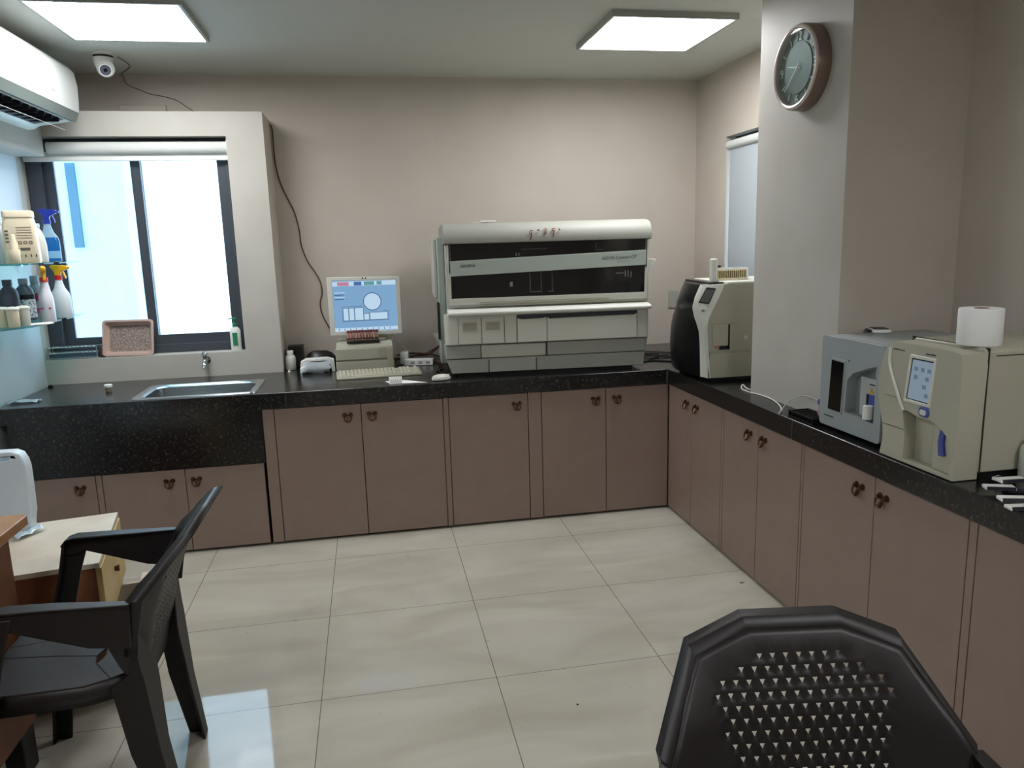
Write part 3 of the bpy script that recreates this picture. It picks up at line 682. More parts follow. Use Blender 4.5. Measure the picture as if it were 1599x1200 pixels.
# ------------------------------------------------------------------ beige haematology analyser
ba = thing('beige_analyser', 'beige analyser with wavy front, blue lever and lit screen, on the right worktop', 'analyser', (1.85, 1.93, .8))
MB().prism([(1.787, .822), (2.085, .822), (2.085, 1.165), (2.07, 1.178), (1.80, 1.18), (1.787, 1.17)], 1.66, 2.15, 'x').build('body', PL_BEIGE, ba, world=True, bevel=.005)
left = smooth_pts([(0, 2.092, 1.158), (0, 2.112, 1.12), (0, 2.127, 1.06), (0, 2.128, 1.0), (0, 2.112, .94), (0, 2.098, .89), (0, 2.096, .85), (0, 2.106, .803)], 4)
outl = [(1.792, .803), (1.785, 1.13), (1.795, 1.165), (1.83, 1.17), (2.07, 1.17)] + [(p.y, p.z) for p in left]
recb = [(1.998, .812), (1.995, .88), (2.005, .93), (2.01, .962), (1.99, .966), (1.94, .955), (1.90, .958), (1.86, .950), (1.825, .925), (1.808, .885), (1.805, .812)]
MB().prism(outl, 1.585, 1.665, 'x', holes=[recb]).build('front_cover', PL_BEIGE, ba, world=True)
MB().box(1.625, 1.664, 1.80, 2.0, .806, .965).build('recess_back', PL_BEIGE, ba, world=True)
MB().prism([(1.810, .812), (1.893, .812), (1.893, .955), (1.86, .945), (1.828, .922), (1.811, .885)], 1.600, 1.626, 'x').build('sampling_panel', PL_BEIGE, ba, world=True, bevel=.003)
MB().prism([(1.838, .862), (1.862, .858), (1.867, .90), (1.862, .935), (1.842, .933), (1.846, .90)], 1.592, 1.602, 'x').build('lever', BLUEG, ba, world=True, bevel=.003)
MB().prism(rrect(1.898, 1.938, .962, .992, .011, 4), 1.580, 1.587, 'x').build('start_button_ring', BLUEG, ba, world=True, bevel=.002)
MB().prism(rrect(1.906, 1.930, .968, .984, .006, 4), 1.577, 1.582, 'x').build('start_button', PL_LIGHT, ba, world=True, bevel=.001)
MB().prism([(1.895, .993), (2.008, .993), (1.99, 1.140), (1.884, 1.140)], 1.581, 1.587, 'x', holes=[[(1.905, 1.003), (1.998, 1.003), (1.982, 1.13), (1.893, 1.13)]]).build('display_frame', PL_LIGHT, ba, world=True, bevel=.002)
MB().prism([(1.905, 1.003), (1.998, 1.003), (1.982, 1.13), (1.893, 1.13)], 1.5845, 1.586, 'x').build('display', BLACKG, ba, world=True)
sd = MB().prism([(1.907, 1.006), (1.993, 1.006), (1.978, 1.126), (1.895, 1.126)], 1.5835, 1.5847, 'x').build('screen', emis('analyser_screen', (142, 160, 174), .5), ba, world=True)
ICON = emis('screen_icon', (112, 130, 150), .45)
for (y, z) in ((1.962, 1.10), (1.935, 1.10), (1.908, 1.10), (1.962, 1.075), (1.915, 1.075), (1.925, 1.05), (1.915, 1.025)):
    MB().prism([(y - .007, z - .006), (y + .007, z - .006), (y + .007, z + .006), (y - .007, z + .006)], 1.5825, 1.5838, 'x').build('screen_icon', ICON, sd, world=True)
MB().tube(smooth_pts([(1.583, 2.078, 1.15), (1.582, 2.078, 1.10), (1.582, 2.055, 1.05), (1.582, 2.02, .99), (1.583, 2.003, .965)], 5), .005, 8).build('front_ridge', PL_LIGHT, ba, world=True)
faint(ba, 1.5845, 2.066, 1.145, .045, .004)
faint(ba, 1.5845, 1.928, 1.147, .036, .005)
MB().box(1.584, 1.5855, 2.0, 2.10, .9035, .905).build('seam', SEAM, ba, world=True)
for k in range(6): MB().box(1.5835, 1.5855, 2.035 + .011 * k, 2.039 + .011 * k, .996, 1.0).build('indicator', PL_BEIGED, ba, world=True)
MB().box(1.68, 2.13, 1.80, 2.07, .8, .822).build('base', BLACK, ba, world=True)
MB().box(1.664, 1.667, 1.784, 2.088, .822, 1.18).build('seam', SEAM, ba, world=True)
MB().box(1.69, 2.15, 1.7855, 1.789, 1.156, 1.1585).build('seam', SEAM, ba, world=True)
# tissue roll on it
rp = on_z(1527, 540, 1.18)
tr = thing('tissue_roll', 'white tissue roll standing on top of the beige analyser', 'tissue roll', (rp.x + .02, rp.y + .02, 1.1805))
MB().lathe([(.055, 0), (.057, .004), (.057, .100), (.055, .103), (.021, .103), (.021, .02), (.001, .019)], (0, 0, 0), 36).build('roll', TISSUE, tr)
MB().lathe([(.0205, .02), (.0205, .1035), (.0185, .1035), (.0185, .02)], (0, 0, 0), 24).build('core', mat('cardboard', (140, 110, 84), .8), tr)
# right of it: small bottle at the frame edge
bp = on_z(1609, 750, .8)
tag(MB().lathe([(.03, 0), (.032, .004), (.032, .09), (.028, .10), (.02, .105), (.02, .12), (.001, .121)], (bp.x, bp.y, .8), 24).build('reagent_bottle', PL_LIGHT), 'pale grey bottle beside the beige analyser, cut by the right edge', 'bottle')
# stack of test cassettes
random.seed(3)
cas = [(1578, 752, 0, 25, 'topmost white rapid-test packet of the pile by the beige analyser'), (1560, 764, 0, 8, 'white rapid-test packet at the far-left of the pile'), (1590, 768, 1, 18, 'dark blue rapid-test packet in the middle of the pile'),
       (1584, 782, 0, 12, 'white and dark rapid-test packet at the front-left of the pile'), (1596, 795, 0, 20, 'lowest-right rapid-test packet at the worktop edge'), (1556, 749, 2, 50, 'small white strip sticking out left of the packet pile')]
zz = .801
for i, (u, v, kind, ang, lab) in enumerate(cas):
    zz = .801 + (.011 * (i % 2)) + (.022 if i == 0 else 0)
    p = on_z(u, v, zz)
    t = thing('test_packet', lab, 'test packet', (p.x, p.y, zz), R(ang - 30), 'rapid-test packets piled by the beige analyser')
    wdt, ln = (.035, .010) if kind == 2 else (.075, .032)
    MB().box(-wdt / 2, wdt / 2, -ln / 2, ln / 2, 0, .009).build('packet', WHITEP if kind != 1 else mat('navy_foil', (34, 38, 62), .3), t, bevel=.002)
    MB().box(-wdt / 2 + .002, wdt / 2 - .002, -ln / 2 - .0005, -ln / 2 + .005, .001, .0096).build('stripe', mat('dark_stripe', (40, 42, 50), .4), t)

# ------------------------------------------------------------------ small things by the column
rkb = on_z(1262, 652, .8)
br = thing('black_tube_rack', 'low black tube rack on the worktop edge left of the grey analyser', 'rack', (1.635, 2.60, .8), 0)
MB().box(1.592, 1.678, 2.495, 2.665, .8005, .806).build('base', BLACK, br, world=True)
for k in range(7): MB().box(1.592, 1.678, 2.497 + .0268 * k, 2.502 + .0268 * k, .806, .826).build('slat', BLACK, br, world=True)
MB().box(1.592, 1.597, 2.495, 2.665, .82, .826).box(1.673, 1.678, 2.495, 2.665, .82, .826).build('rail', BLACK, br, world=True)
TUBEM = mat('tube_clear', (205, 200, 205), .15, alpha=.6)
for (y, x, lab) in ((2.553, 1.655, 'blood tube with purple cap standing in the black rack, left one'), (2.526, 1.662, 'blood tube with purple cap standing in the black rack, nearer the grey analyser')):
    t = thing('blood_tube', lab, 'tube', (x, y, .8065), 0, 'purple-capped tubes in the black rack')
    MB().lathe([(.002, 0), (.0065, .003), (.0065, .06), (.006, .061)], (0, 0, 0), 12).build('tube', TUBEM, t)
    MB().lathe([(.0085, .06), (.0085, .078), (.007, .08)], (0, 0, 0), 14).build('cap', mat('purple_cap', (92, 84, 150), .4), t)
    MB().lathe([(.0068, .015), (.0068, .042)], (0, 0, 0), 12).build('label', mat('tube_label', (190, 150, 160), .6), t)
def cable(name, label, pts, r, m, n=6):
    o = MB().tube(smooth_pts(pts, n), r, 8).build(name, m); return tag(o, label, 'cable')
def gz(u, v, z=.803): return on_z(u, v, z)
cable('white_cable', 'white cable looping round the foot of the column onto the worktop', [(1.76, 3.18, .804), (1.70, 3.19, .804), gz(1160, 601), gz(1158, 607), gz(1168, 612), gz(1190, 618), gz(1205, 624), gz(1216, 632), gz(1220, 640), gz(1217, 645)], .0028, CABLE_WH)
cable('grey_cable', 'thin grey cable arching from the worktop toward the purple-capped tubes', [gz(1216, 647, .8035), (1.66, 2.78, .83), (1.668, 2.70, .868), (1.67, 2.62, .875), (1.668, 2.575, .868)], .0022, PL_GREYD)
cable('black_cable', 'tangled black cable on the worktop between the large and the corner analysers', [(1.60, 4.20, .804), (1.72, 4.35, .806), (1.60, 4.42, .806), (1.70, 4.28, .81), (1.82, 4.38, .806), (1.66, 4.5, .806), (1.62, 4.3, .812), (1.80, 4.25, .81), (1.95, 4.35, .88), (1.98, 4.2, .95)], .004, CABLE_BK)
cable('black_cable', 'flat run of black cable on the worktop toward the corner analyser', [(1.50, 4.10, .804), (1.6, 4.15, .804), (1.72, 4.05, .804), (1.75, 3.89, .804)], .004, CABLE_BK)

# ------------------------------------------------------------------ computer place
MY = 4.50
pr = thing('desktop_printer', 'low beige desktop unit under the monitor', 'computer', (-.04, 4.55, .8), 0)
px0, px1 = -.212, .118
PF = 4.40
MB().box(px0, px1, PF, 4.72, .803, .858).build('lower_case', PL_BEIGE, pr, world=True, bevel=.004)
MB().box(px0, px1, PF - .004, 4.72, .866, .935).build('upper_case', PL_BEIGE, pr, world=True, bevel=.005)
MB().box(px0 + .01, px1 - .01, PF + .006, 4.70, .856, .868).build('slot', PL_BEIGED, pr, world=True)
MB().prism([(PF - .002, .935), (PF + .04, .962), (4.70, .962), (4.72, .935)], px0 + .004, px1 - .004, 'x').build('top_cover', PL_BEIGE, pr, world=True, bevel=.004)
MB().box(px1 - .09, px1 - .045, PF - .007, PF, .880, .93).box(px1 - .038, px1 - .008, PF - .007, PF, .815, .925).build('front_panel', PL_BEIGED, pr, world=True)
for x in (px0 + .03, px1 - .03): MB().cyl((x, 4.45, .8), (x, 4.45, .803), .012, .012).cyl((x, 4.68, .8), (x, 4.68, .803), .012, .012).build('feet', BLACK, pr, world=True)
# monitor
mo = thing('computer_monitor', 'pale framed flat monitor showing a blue analyser screen', 'monitor', (-.03, 4.56, .962))
Mx0, Mx1, Mz0, Mz1 = -.238, .178, .995, 1.337
MB().prism([(Mx0, Mz0 + .006), (Mx1, Mz0), (Mx1, Mz1 - .006), (Mx0, Mz1)], 4.50, 4.535, 'y', holes=[[(Mx0 + .029, Mz0 + .028), (Mx1 - .026, Mz0 + .023), (Mx1 - .026, Mz1 - .026), (Mx0 + .029, Mz1 - .021)]]).build('bezel', PL_LIGHT, mo, world=True, bevel=.003)
MB().box(Mx0 + .01, Mx1 - .01, 4.512, 4.56, Mz0 + .015, Mz1 - .015).build('back_case', PL_BEIGED, mo, world=True, bevel=.004)
SCRB = emis('screen_blue', (128, 168, 206), .68)
scr = MB().prism([(Mx0 + .029, Mz0 + .028), (Mx1 - .026, Mz0 + .023), (Mx1 - .026, Mz1 - .026), (Mx0 + .029, Mz1 - .021)], 4.508, 4.5125, 'y').build('screen', SCRB, mo, world=True)
SW = emis('screen_white', (190, 216, 238), .68); SD = emis('screen_line', (52, 84, 128), .6); SR = emis('screen_pink', (190, 130, 156), .68); SG = emis('screen_green', (100, 156, 158), .68)
SX0_, SX1_, SZ0_, SZ1_ = Mx0 + .029, Mx1 - .026, Mz0 + .026, Mz1 - .024
def sp(u, v): return SX0_ + (SX1_ - SX0_) * u, SZ1_ - (SZ1_ - SZ0_) * v
def srect(u0, v0, u1, v1, m, name='screen_block', y=4.5072):
    (a, b_), (c, d) = sp(u0, v0), sp(u1, v1)
    MB().box(a, c, y, 4.509, d, b_).build(name, m, scr, world=True)
srect(.0, .01, 1, .10, SW, 'menu_bar', 4.5076)
srect(.08, .02, .26, .095, SR, 'menu_block'); srect(.34, .02, .46, .095, emis('screen_mid_blue', (74, 112, 166), .68), 'menu_block'); srect(.5, .02, .66, .095, SG, 'menu_block'); srect(.7, .02, .78, .09, SG, 'menu_block')
for k in range(4): srect(.02, .22 + .045 * k, .19 - .02 * (k % 2), .235 + .045 * k, SD if k % 2 else SW, 'text_line')
srect(.0, .93, 1, .99, SW, 'status_bar', 4.5076)
for k in range(10): srect(.06 + .09 * k, .94, .07 + .09 * k, .985, SD, 'status_mark')
def sline(pts, r=.0012):
    MB().tube([(sp(*p)[0], 4.507, sp(*p)[1]) for p in pts], r, 5).build('diagram_line', SD, scr, world=True)
cxs, czs = sp(.615, .42)
circ = lambda r: [(cxs + r * math.cos(2 * PI * i / 32), czs + r * math.sin(2 * PI * i / 32)) for i in range(32)]
MB().prism(circ(.052), 4.5068, 4.509, 'y').build('diagram_ring', SD, scr, world=True)
MB().prism(circ(.048), 4.5062, 4.509, 'y').build('diagram_disc', SW, scr, world=True)
sline([(.46, .5), (.13, .51), (.13, .8)]); sline([(.79, .60), (.87, .62), (.87, .79), (.13, .80)])
for u0, u1, v0 in ((.15, .225, .54), (.24, .315, .54), (.33, .46, .54), (.475, .55, .66), (.57, .845, .64)):
    srect(u0 - .006, v0 - .008, u1 + .006, .788, SD, 'diagram_slot', 4.507); srect(u0, v0, u1, .78, SW, 'diagram_panel', 4.5062)
MB().cyl((-.035, 4.501, 1.327), (-.035, 4.498, 1.327), .0045, .0045, 10).build('bezel_dot', BLACK, mo, world=True)
MB().cyl((-.018, 4.501, 1.327), (-.018, 4.498, 1.327), .0045, .0045, 10).build('bezel_dot', BLACK, mo, world=True)
MB().box(-.06, .0, 4.555, 4.585, .97, 1.15).build('stand_neck', PL_BEIGED, mo, world=True, bevel=.004)
MB().prism(rrect(-.15, .09, 4.49, 4.69, .05, 5), .9622, .975, 'z').build('stand_base', PL_BEIGED, mo, world=True, bevel=.003)
# blood tubes lying in a black tray on the printer
tb = thing('tube_tray', 'small black tray holding a row of blood tubes in front of the monitor', 'tray', (-.05, 4.455, .962))
MB().box(-.145, .04, 4.42, 4.485, .9625, .972).build('tray', BLACK, tb, world=True, bevel=.002)
BLD = mat('blood_label', (196, 150, 138), .5); BLK = mat('blood_dark', (86, 30, 32), .25)
tube0 = None
labs = 11
for k in range(labs):
    x = -.136 + .0165 * k
    if k == 0: pos = 'leftmost of the row of upright blood tubes in front of the monitor'
    elif k == labs - 1: pos = 'rightmost of the row of upright blood tubes in front of the monitor'
    else: pos = None
    lab = pos or 'upright blood tube within the crowded row in front of the monitor'
    if tube0 is None:
        t = thing('sample_tube', lab, 'tube', (x, 4.45, .9725), 0, 'blood tubes in front of the monitor'); tube0 = t
        MB().lathe([(.002, 0), (.0062, .003), (.0062, .046), (.006, .047)], (0, 0, 0), 12).build('glass', BLD, t)
        MB().lathe([(.0064, .006), (.0064, .016)], (0, 0, 0), 12).build('blood', BLK, t)
        MB().lathe([(.0078, .046), (.0078, .058), (.0065, .06)], (0, 0, 0), 12).build('cap', mat('maroon_cap', (120, 44, 50), .4), t)
    else:
        t = tube0.copy(); col.objects.link(t); t.location = (x, 4.45 + .006 * (k % 3 - 1), .9725); t['label'] = lab
        for ch in list(tube0.children):
            c = ch.copy(); col.objects.link(c); c.parent = t
# keyboard
ka, kb = on_z(526, 592, .81), on_z(659, 583, .81)
kr = math.atan2(kb.y - ka.y, kb.x - ka.x)
kw = (kb - ka).length
kbd = thing('keyboard', 'beige computer keyboard lying in front of the desktop unit', 'keyboard', (ka.x, ka.y, .8), kr)
MB().prism([(0, 0.0005), (0, .010), (.15, .026), (.15, .0005)], 0, kw, 'x').build('case', PL_BEIGE, kbd, bevel=.002)
kk = MB()
for r_ in range(6):
    y0 = .012 + r_ * .022
    nk = 21
    for c_ in range(nk):
        if r_ == 0 and 4 <= c_ <= 9:
            if c_ > 4: continue
            x0 = .012 + (kw - .024) * 4 / nk; x1 = .012 + (kw - .024) * 10 / nk - .003
        else:
            if c_ in (15, 19): continue
            x0 = .012 + (kw - .024) * c_ / nk; x1 = x0 + (kw - .024) / nk - .003
        z0 = .010 + y0 * .107
        kk.ring_loft([[(x0, y0, z0), (x1, y0, z0), (x1, y0 + .018, z0 + .002), (x0, y0 + .018, z0 + .002)], [(x0 + .002, y0 + .002, z0 + .008), (x1 - .002, y0 + .002, z0 + .008), (x1 - .002, y0 + .015, z0 + .010), (x0 + .002, y0 + .015, z0 + .010)]])
tag(kk.build('keys', mat('key_beige', (196, 192, 172), .5), kbd), kind='stuff')
# mouse
mp_ = on_z(689, 594, .8)
ms = thing('computer_mouse', 'pale beige mouse beside the keyboard', 'mouse', (mp_.x, mp_.y, .8), R(-75))
b = MB(); prof = [(.020, 0), (.029, .004), (.030, .014), (.024, .026), (.012, .031), (.001, .032)]
b.lathe(prof, (0, 0, .0005), 24, sx=1., sy=1.75).build('shell', PL_LIGHT, ms, smooth=60)
MB().box(-.001, .001, .01, .048, .022, .0305).build('button_split', PL_BEIGED, ms)
# paper and card
q = [on_z(601, 596, .8005), on_z(632, 594, .8005), on_z(668, 597.5, .8005), on_z(610, 600, .8005)]
tag(MB().ring_loft([[v for v in q], [v + Vector((0, 0, .001)) for v in q]]).build('paper_sheet', PAPER), 'loose white paper at the worktop edge before the keyboard', 'paper')
ca = on_z(608, 601, .8); cb = on_z(628, 599, .8)
cdx = thing('card', 'small handwritten white card propped at the worktop edge by the keyboard', 'card', ((ca.x + cb.x) / 2, ca.y, .8))
MB().ring_loft([[(ca.x, ca.y, .8015), (cb.x, cb.y - .01, .8015), (cb.x, cb.y, .838), (ca.x, ca.y + .012, .838)], [(ca.x, ca.y + .002, .8015), (cb.x, cb.y - .008, .8015), (cb.x, cb.y + .002, .838), (ca.x, ca.y + .014, .838)]]).build('sheet', PAPER, cdx, world=True)
hw = MB()
for k in range(5):
    x = ca.x + .008 + .011 * k
    hw.tube([(x, ca.y + .0015, .812), (x + .004, ca.y + .003, .826), (x + .006, ca.y + .001, .814)], .0009, 4)
hw.build('handwriting', mat('grey_ink', (90, 88, 110), .6), cdx, world=True)
# power strip
pa = on_z(634, 578, .8); 
ps = thing('power_strip', 'white multi-socket power strip right of the desktop unit', 'power strip', (.20, 4.52, .8), R(-10))
MB().box(-.02, .155, -.03, .03, .0005, .038).build('case', WHITEP, ps, bevel=.004)
MB().box(-.05, .0, .035, .1, .0005, .075).build('adapter', WHITEP, ps, bevel=.005)
for k in range(3): MB().box(.02 + .045 * k, .045 + .045 * k, -.0305, -.029, .01, .026).build('socket', mat('socket_grey', (150, 150, 148), .5), ps)
# cables behind
for k, (pts, m, r_) in enumerate([
    ([(.13, 4.62, .815), (.22, 4.66, .85), (.30, 4.55, .86), (.34, 4.40, .90), (.40, 4.42, .93)], CABLE_BR, .006),
    ([(.10, 4.72, .81), (.25, 4.70, .83), (.33, 4.58, .85), (.37, 4.50, .89), (.40, 4.48, .91)], CABLE_BR, .005),
    ([(.365, 4.64, .806), (.385, 4.50, .81), (.38, 4.30, .806), (.33, 4.15, .805), (.385, 4.02, .805)], CABLE_BR, .004),
    ([(.14, 4.65, .845), (.28, 4.66, .85), (.41, 4.52, .835), (.36, 4.25, .806), (.37, 4.05, .812)], CABLE_BK, .004),
    ([(.16, 4.68, .806), (.30, 4.64, .815), (.42, 4.58, .815), (.45, 4.52, .806)], CABLE_BR, .006)]):
    labs_ = ['thick brown cable arching into the side of the large analyser', 'thinner brown cable arching below the thick one', 'brown cable snaking down toward the mouse', 'black cable tangled over the brown ones', 'low brown cable lying behind the power strip']
    tag(MB().tube(smooth_pts(pts, 8), r_, 8).build('power_cable', m), labs_[k], 'cable', 'cables beside the large analyser')
cable('monitor_cable', 'thin pale cable from the monitor foot to the power strip', [(.05, 4.60, .98), (.13, 4.64, .965), (.18, 4.62, .90), (.20, 4.58, .882)], .0025, CABLE_WH)
# bottle, dark rack, bag, white holder left of the printer
def bottle(name, label, cat, loc, prof, m, capprof=None, capm=None, group=None, n=24, sx=1, sy=1):
    t = thing(name, label, cat, loc, 0, group)
    MB().lathe(prof, (0, 0, 0), n, sx=sx, sy=sy).build('body', m, t, smooth=50)
    if capprof: MB().lathe(capprof, (0, 0, 0), n).build('cap', capm, t, smooth=50)
    return t
bp = on_z(455, 577.5, .8)
bottle('reagent_bottle', 'small white capped bottle beside the window surround', 'bottle', (bp.x, bp.y, .8), [(.028, 0), (.031, .003), (.031, .07), (.026, .083), (.016, .09), (.016, .094)], PL_LIGHT, [(.019, .092), (.019, .112), (.017, .114)], WHITEP)
dr = thing('reagent_rack', 'dark brown slotted rack standing behind the small white bottle', 'rack', (-.46, 4.72, .8))
MB().box(-.50, -.415, 4.68, 4.76, .8005, .93).build('case', mat('dark_brown', (46, 36, 34), .5), dr, world=True)
for k in range(5): MB().box(-.495 + .016 * k, -.485 + .016 * k, 4.676, 4.681, .86, .925).build('slot', BLACK, dr, world=True)
b = MB(); rings = []
for k in range(9):
    t_ = k / 8; x = -.40 + .18 * t_; h_ = .02 + .05 * math.sin(PI * t_) + .008 * math.sin(9 * t_); wd = .05 * math.sin(PI * (t_ * .9 + .05)) + .01
    rings.append([(x, 4.60 - wd, .801), (x, 4.60 + wd, .801), (x, 4.60 + wd * .8, .84 + h_ * .6), (x, 4.60, .845 + h_), (x, 4.60 - wd * .9, .84 + h_ * .5)])
tag(b.ring_loft(rings).build('black_pouch', BLACK, smooth=60), 'black cloth pouch slumped left of the desktop unit', 'pouch')
wh = thing('label_holder', 'white plastic dispenser tangled in a clear bag left of the keyboard', 'dispenser', (-.32, 4.46, .8), R(4))
MB().prism([(-.10, .0), (-.085, .0), (-.082, .035), (-.06, .06), (-.03, .066), (.05, .066), (.07, .05), (.08, 0), (.098, 0), (.095, .07), (.06, .082), (-.06, .082), (-.092, .066)], -.03, .03, 'y').build('frame', WHITEP, wh, bevel=.003)
MB().box(-.03, .045, -.02, .025, .001, .05).build('inner_roll', mat('grey_roll', (120, 118, 112), .5), wh, bevel=.006)
b = MB(); random.seed(5)
g_ = [[(-.09 + .16 * i / 7 + random.uniform(-.008, .008), -.055 - .02 * math.sin(j) + random.uniform(-.008, .008), .003 + .062 * j / 4 + random.uniform(-.004, .004)) for i in range(8)] for j in range(5)]
b.ring_loft(g_, cap=False, closed=False).build('bag_film', BAGM, wh, smooth=80)
tag(MB().lathe([(.006, 0), (.008, .008), (.004, .014), (.006, .02)], (bp.x + .0, bp.y - .12, .8), 12).build('white_stopper', WHITEP), 'tiny white stopper on the worktop in front of the small white bottle', 'stopper')
# ------------------------------------------------------------------ worktop left of the sink
cp = on_z(170, 612, .8)
t = thing('pill_pot', 'tiny pot with white lid standing left of the sink', 'pot', (cp.x, cp.y, .8))
MB().lathe([(.013, 0.0005), (.015, .004), (.015, .024)], (0, 0, 0), 18).build('pot', mat('pot_tan', (150, 140, 120), .4), t)
MB().lathe([(.019, .024), (.020, .028), (.020, .036), (.018, .038)], (0, 0, 0), 18).build('lid', WHITEP, t)
p = on_z(30, 629, .803)
b = MB(); random.seed(11)
g_ = [[(p.x - .05 + .14 * i / 6, p.y - .03 + .07 * j / 3, .8012 + random.uniform(0, .016)) for i in range(7)] for j in range(4)]
tag(b.ring_loft(g_, cap=False, closed=False).build('plastic_wrapper', BAGM, smooth=80, solid=.0006), 'crumpled clear plastic wrapper at the left end of the worktop', 'wrapper')
p = on_z(80, 604, .803)
tag(MB().lathe([(.001, 0.0005), (.012, .001), (.013, .008), (.006, .014), (.001, .015)], (p.x, p.y - .01, .8), 12).build('drain_plug', BLACK), 'small black plug in the corner under the window', 'plug')

# ------------------------------------------------------------------ on the window sill
Zs = WZ0
wr = thing('wire_tube_rack', 'metal wire test-tube rack lying on the left end of the sill', 'rack', (-1.64, 4.58, Zs))
b = MB()
WR0, WR1 = -1.765, -1.515
for z in (Zs + .006, Zs + .035, Zs + .066):
    for y in (4.552, 4.618): b.tube([(WR0, y, z), (WR1, y, z)], .0022, 6)
    for k in range(13):
        x = WR0 + (WR1 - WR0) * k / 12
        b.tube([(x, 4.552, z), (x, 4.618, z)], .0016, 5)
    b.tube([(WR0, 4.585, z), (WR1, 4.585, z)], .0016, 5)
b.build('wire_grid', STEEL, wr, world=True)
b = MB()
for x in (WR0, WR1):
    for y in (4.552, 4.618): b.tube([(x, y, Zs + .001), (x, y, Zs + .07)], .003, 6)
b.build('posts', STEEL, wr, world=True)
MB().box(WR0 + .003, WR1 - .003, 4.556, 4.614, Zs + .009, Zs + .030).build('insert', mat('dark_blue_insert', (66, 82, 98), .4), wr, world=True)
bx = thing('amber_bottle', 'short dark brown bottle between wire rack and pink tray', 'bottle', (-1.495, 4.575, Zs))
MB().lathe([(.014, 0.0005), (.016, .004), (.016, .045), (.009, .055), (.009, .062)], (0, 0, 0), 16).build('body', mat('amber', (70, 44, 40), .3), bx)
MB().lathe([(.011, .06), (.011, .072), (.009, .073)], (0, 0, 0), 16).build('cap', SLATE, bx)
# pink tray leaning on the window frame
tyM = T(-1.355, 4.553, Zs + .004) @ Matrix.Rotation(R(1), 4, 'Y') @ Matrix.Rotation(R(-14), 4, 'X')
ty = thing('plastic_tray', 'pinkish plastic tray with a scaly stained bottom leaning on the window', 'tray', (-1.355, 4.553, Zs))
W_, H_ = .135, .205
b = MB().prism(rrect(-W_, W_, 0, H_, .02, 5), 0, .006, 'y', holes=[rrect(-W_ + .012, W_ - .012, .012, H_ - .012, .016, 5)])
b.bm.transform(tyM); b.build('rim', PINKT, ty, world=True, bevel=.001)
b = MB()
def r3(i, y, rad): return [(p[0], y, p[1]) for p in rrect(-W_ + i, W_ - i, i, H_ - i, rad, 5)]
b.ring_loft([r3(.011, .003, .016), r3(.03, .036, .014)], cap=False); b.bm.transform(tyM); b.build('side', PINKT, ty, world=True)
b = MB().prism(rrect(-W_ + .029, W_ - .029, .029, H_ - .029, .014, 5), .034, .038, 'y'); b.bm.transform(tyM)
b.build('bottom', mat('stained_scale', (156, 142, 132), .7, noise=((112, 97, 92), 120, 8, .4, .62), bump=(90, .6)), ty, world=True)
# green pump bottle
hp = (-.775, 4.575, Zs)
hb = thing('pump_bottle', 'white hand-wash bottle with a green pump on the right end of the sill', 'bottle', hp)
MB().lathe([(.024, 0.0005), (.026, .004), (.026, .115), (.020, .13), (.011, .138), (.011, .142)], (0, 0, 0), 22, sx=1.15, sy=.75).build('body', WHITEP, hb, smooth=50)
MB().box(-.013, .013, -.0215, -.015, .03, .105).build('label', GREENP, hb)
MB().lathe([(.013, .14), (.013, .155), (.005, .157), (.005, .178), (.012, .18), (.012, .19), (.003, .192)], (0, 0, 0), 16).tube([(0, 0, .185), (-.02, -.01, .187), (-.03, -.015, .182)], .004, 6).build('pump', GREENP, hb)

# ------------------------------------------------------------------ glass shelves with bottles
def shelf(z, label):
    t = thing('glass_shelf', label, 'shelf', (XL, 4.15, z), 0, 'glass shelves on the left wall')
    MB().prism([(XL, 3.68), (-1.60, 3.68), (-1.525, 3.80), (-1.535, 4.50), (XL, 4.50)], z - .008, z, 'z').build('pane', SGLASS, t, world=True)
    for y in (3.9, 4.35): MB().box(XL, XL + .03, y - .012, y + .012, z - .016, z - .0085).build('bracket', CHROME, t, world=True)
S1, S2 = 1.472, 1.190
shelf(S1, 'upper glass shelf on the left wall, before the window'); shelf(S2, 'lower glass shelf on the left wall, before the window')
def place(u, y, z):                                    # point at the photo column u, at depth y, standing at height z
    lo, hi = -1.77, -1.3
    d = ray(u, 450); x = d.x / d.y * y
    return (max(x, XL + .03), y, z + .0005)
WJUG = mat('translucent_white', (214, 222, 224), .35)
t = bottle('white_jug', 'translucent white bottle at the far left of the upper shelf', 'bottle', place(17, 4.05, S1), [(.038, 0), (.042, .005), (.042, .14), (.034, .165), (.018, .178), (.018, .185)], WJUG, [(.021, .183), (.021, .2), (.019, .202)], WJUG)
tc_ = thing('cream_container', 'large cream plastic container with printed text, tallest on the upper shelf', 'container', place(44, 3.95, S1), R(14))
b = MB(); b.ring_loft([rr3(-.066, .066, -.04, .04, .016, 0), rr3(-.070, .070, -.043, .043, .016, .01), rr3(-.066, .066, -.042, .042, .016, .17), rr3(-.060, .060, -.038, .038, .02, .205), rr3(-.058, .058, -.036, .036, .02, .212)]); b.build('body', CREAMP, tc_, smooth=50)
b = MB(); b.ring_loft([rr3(-.062, .062, -.041, .041, .02, .210), rr3(-.062, .062, -.041, .041, .02, .236), rr3(-.057, .057, -.037, .037, .02, .240)]); b.build('lid', CREAMP, tc_, smooth=50)
PRINT = mat('dark_print', (96, 90, 78), .6)
b = MB()
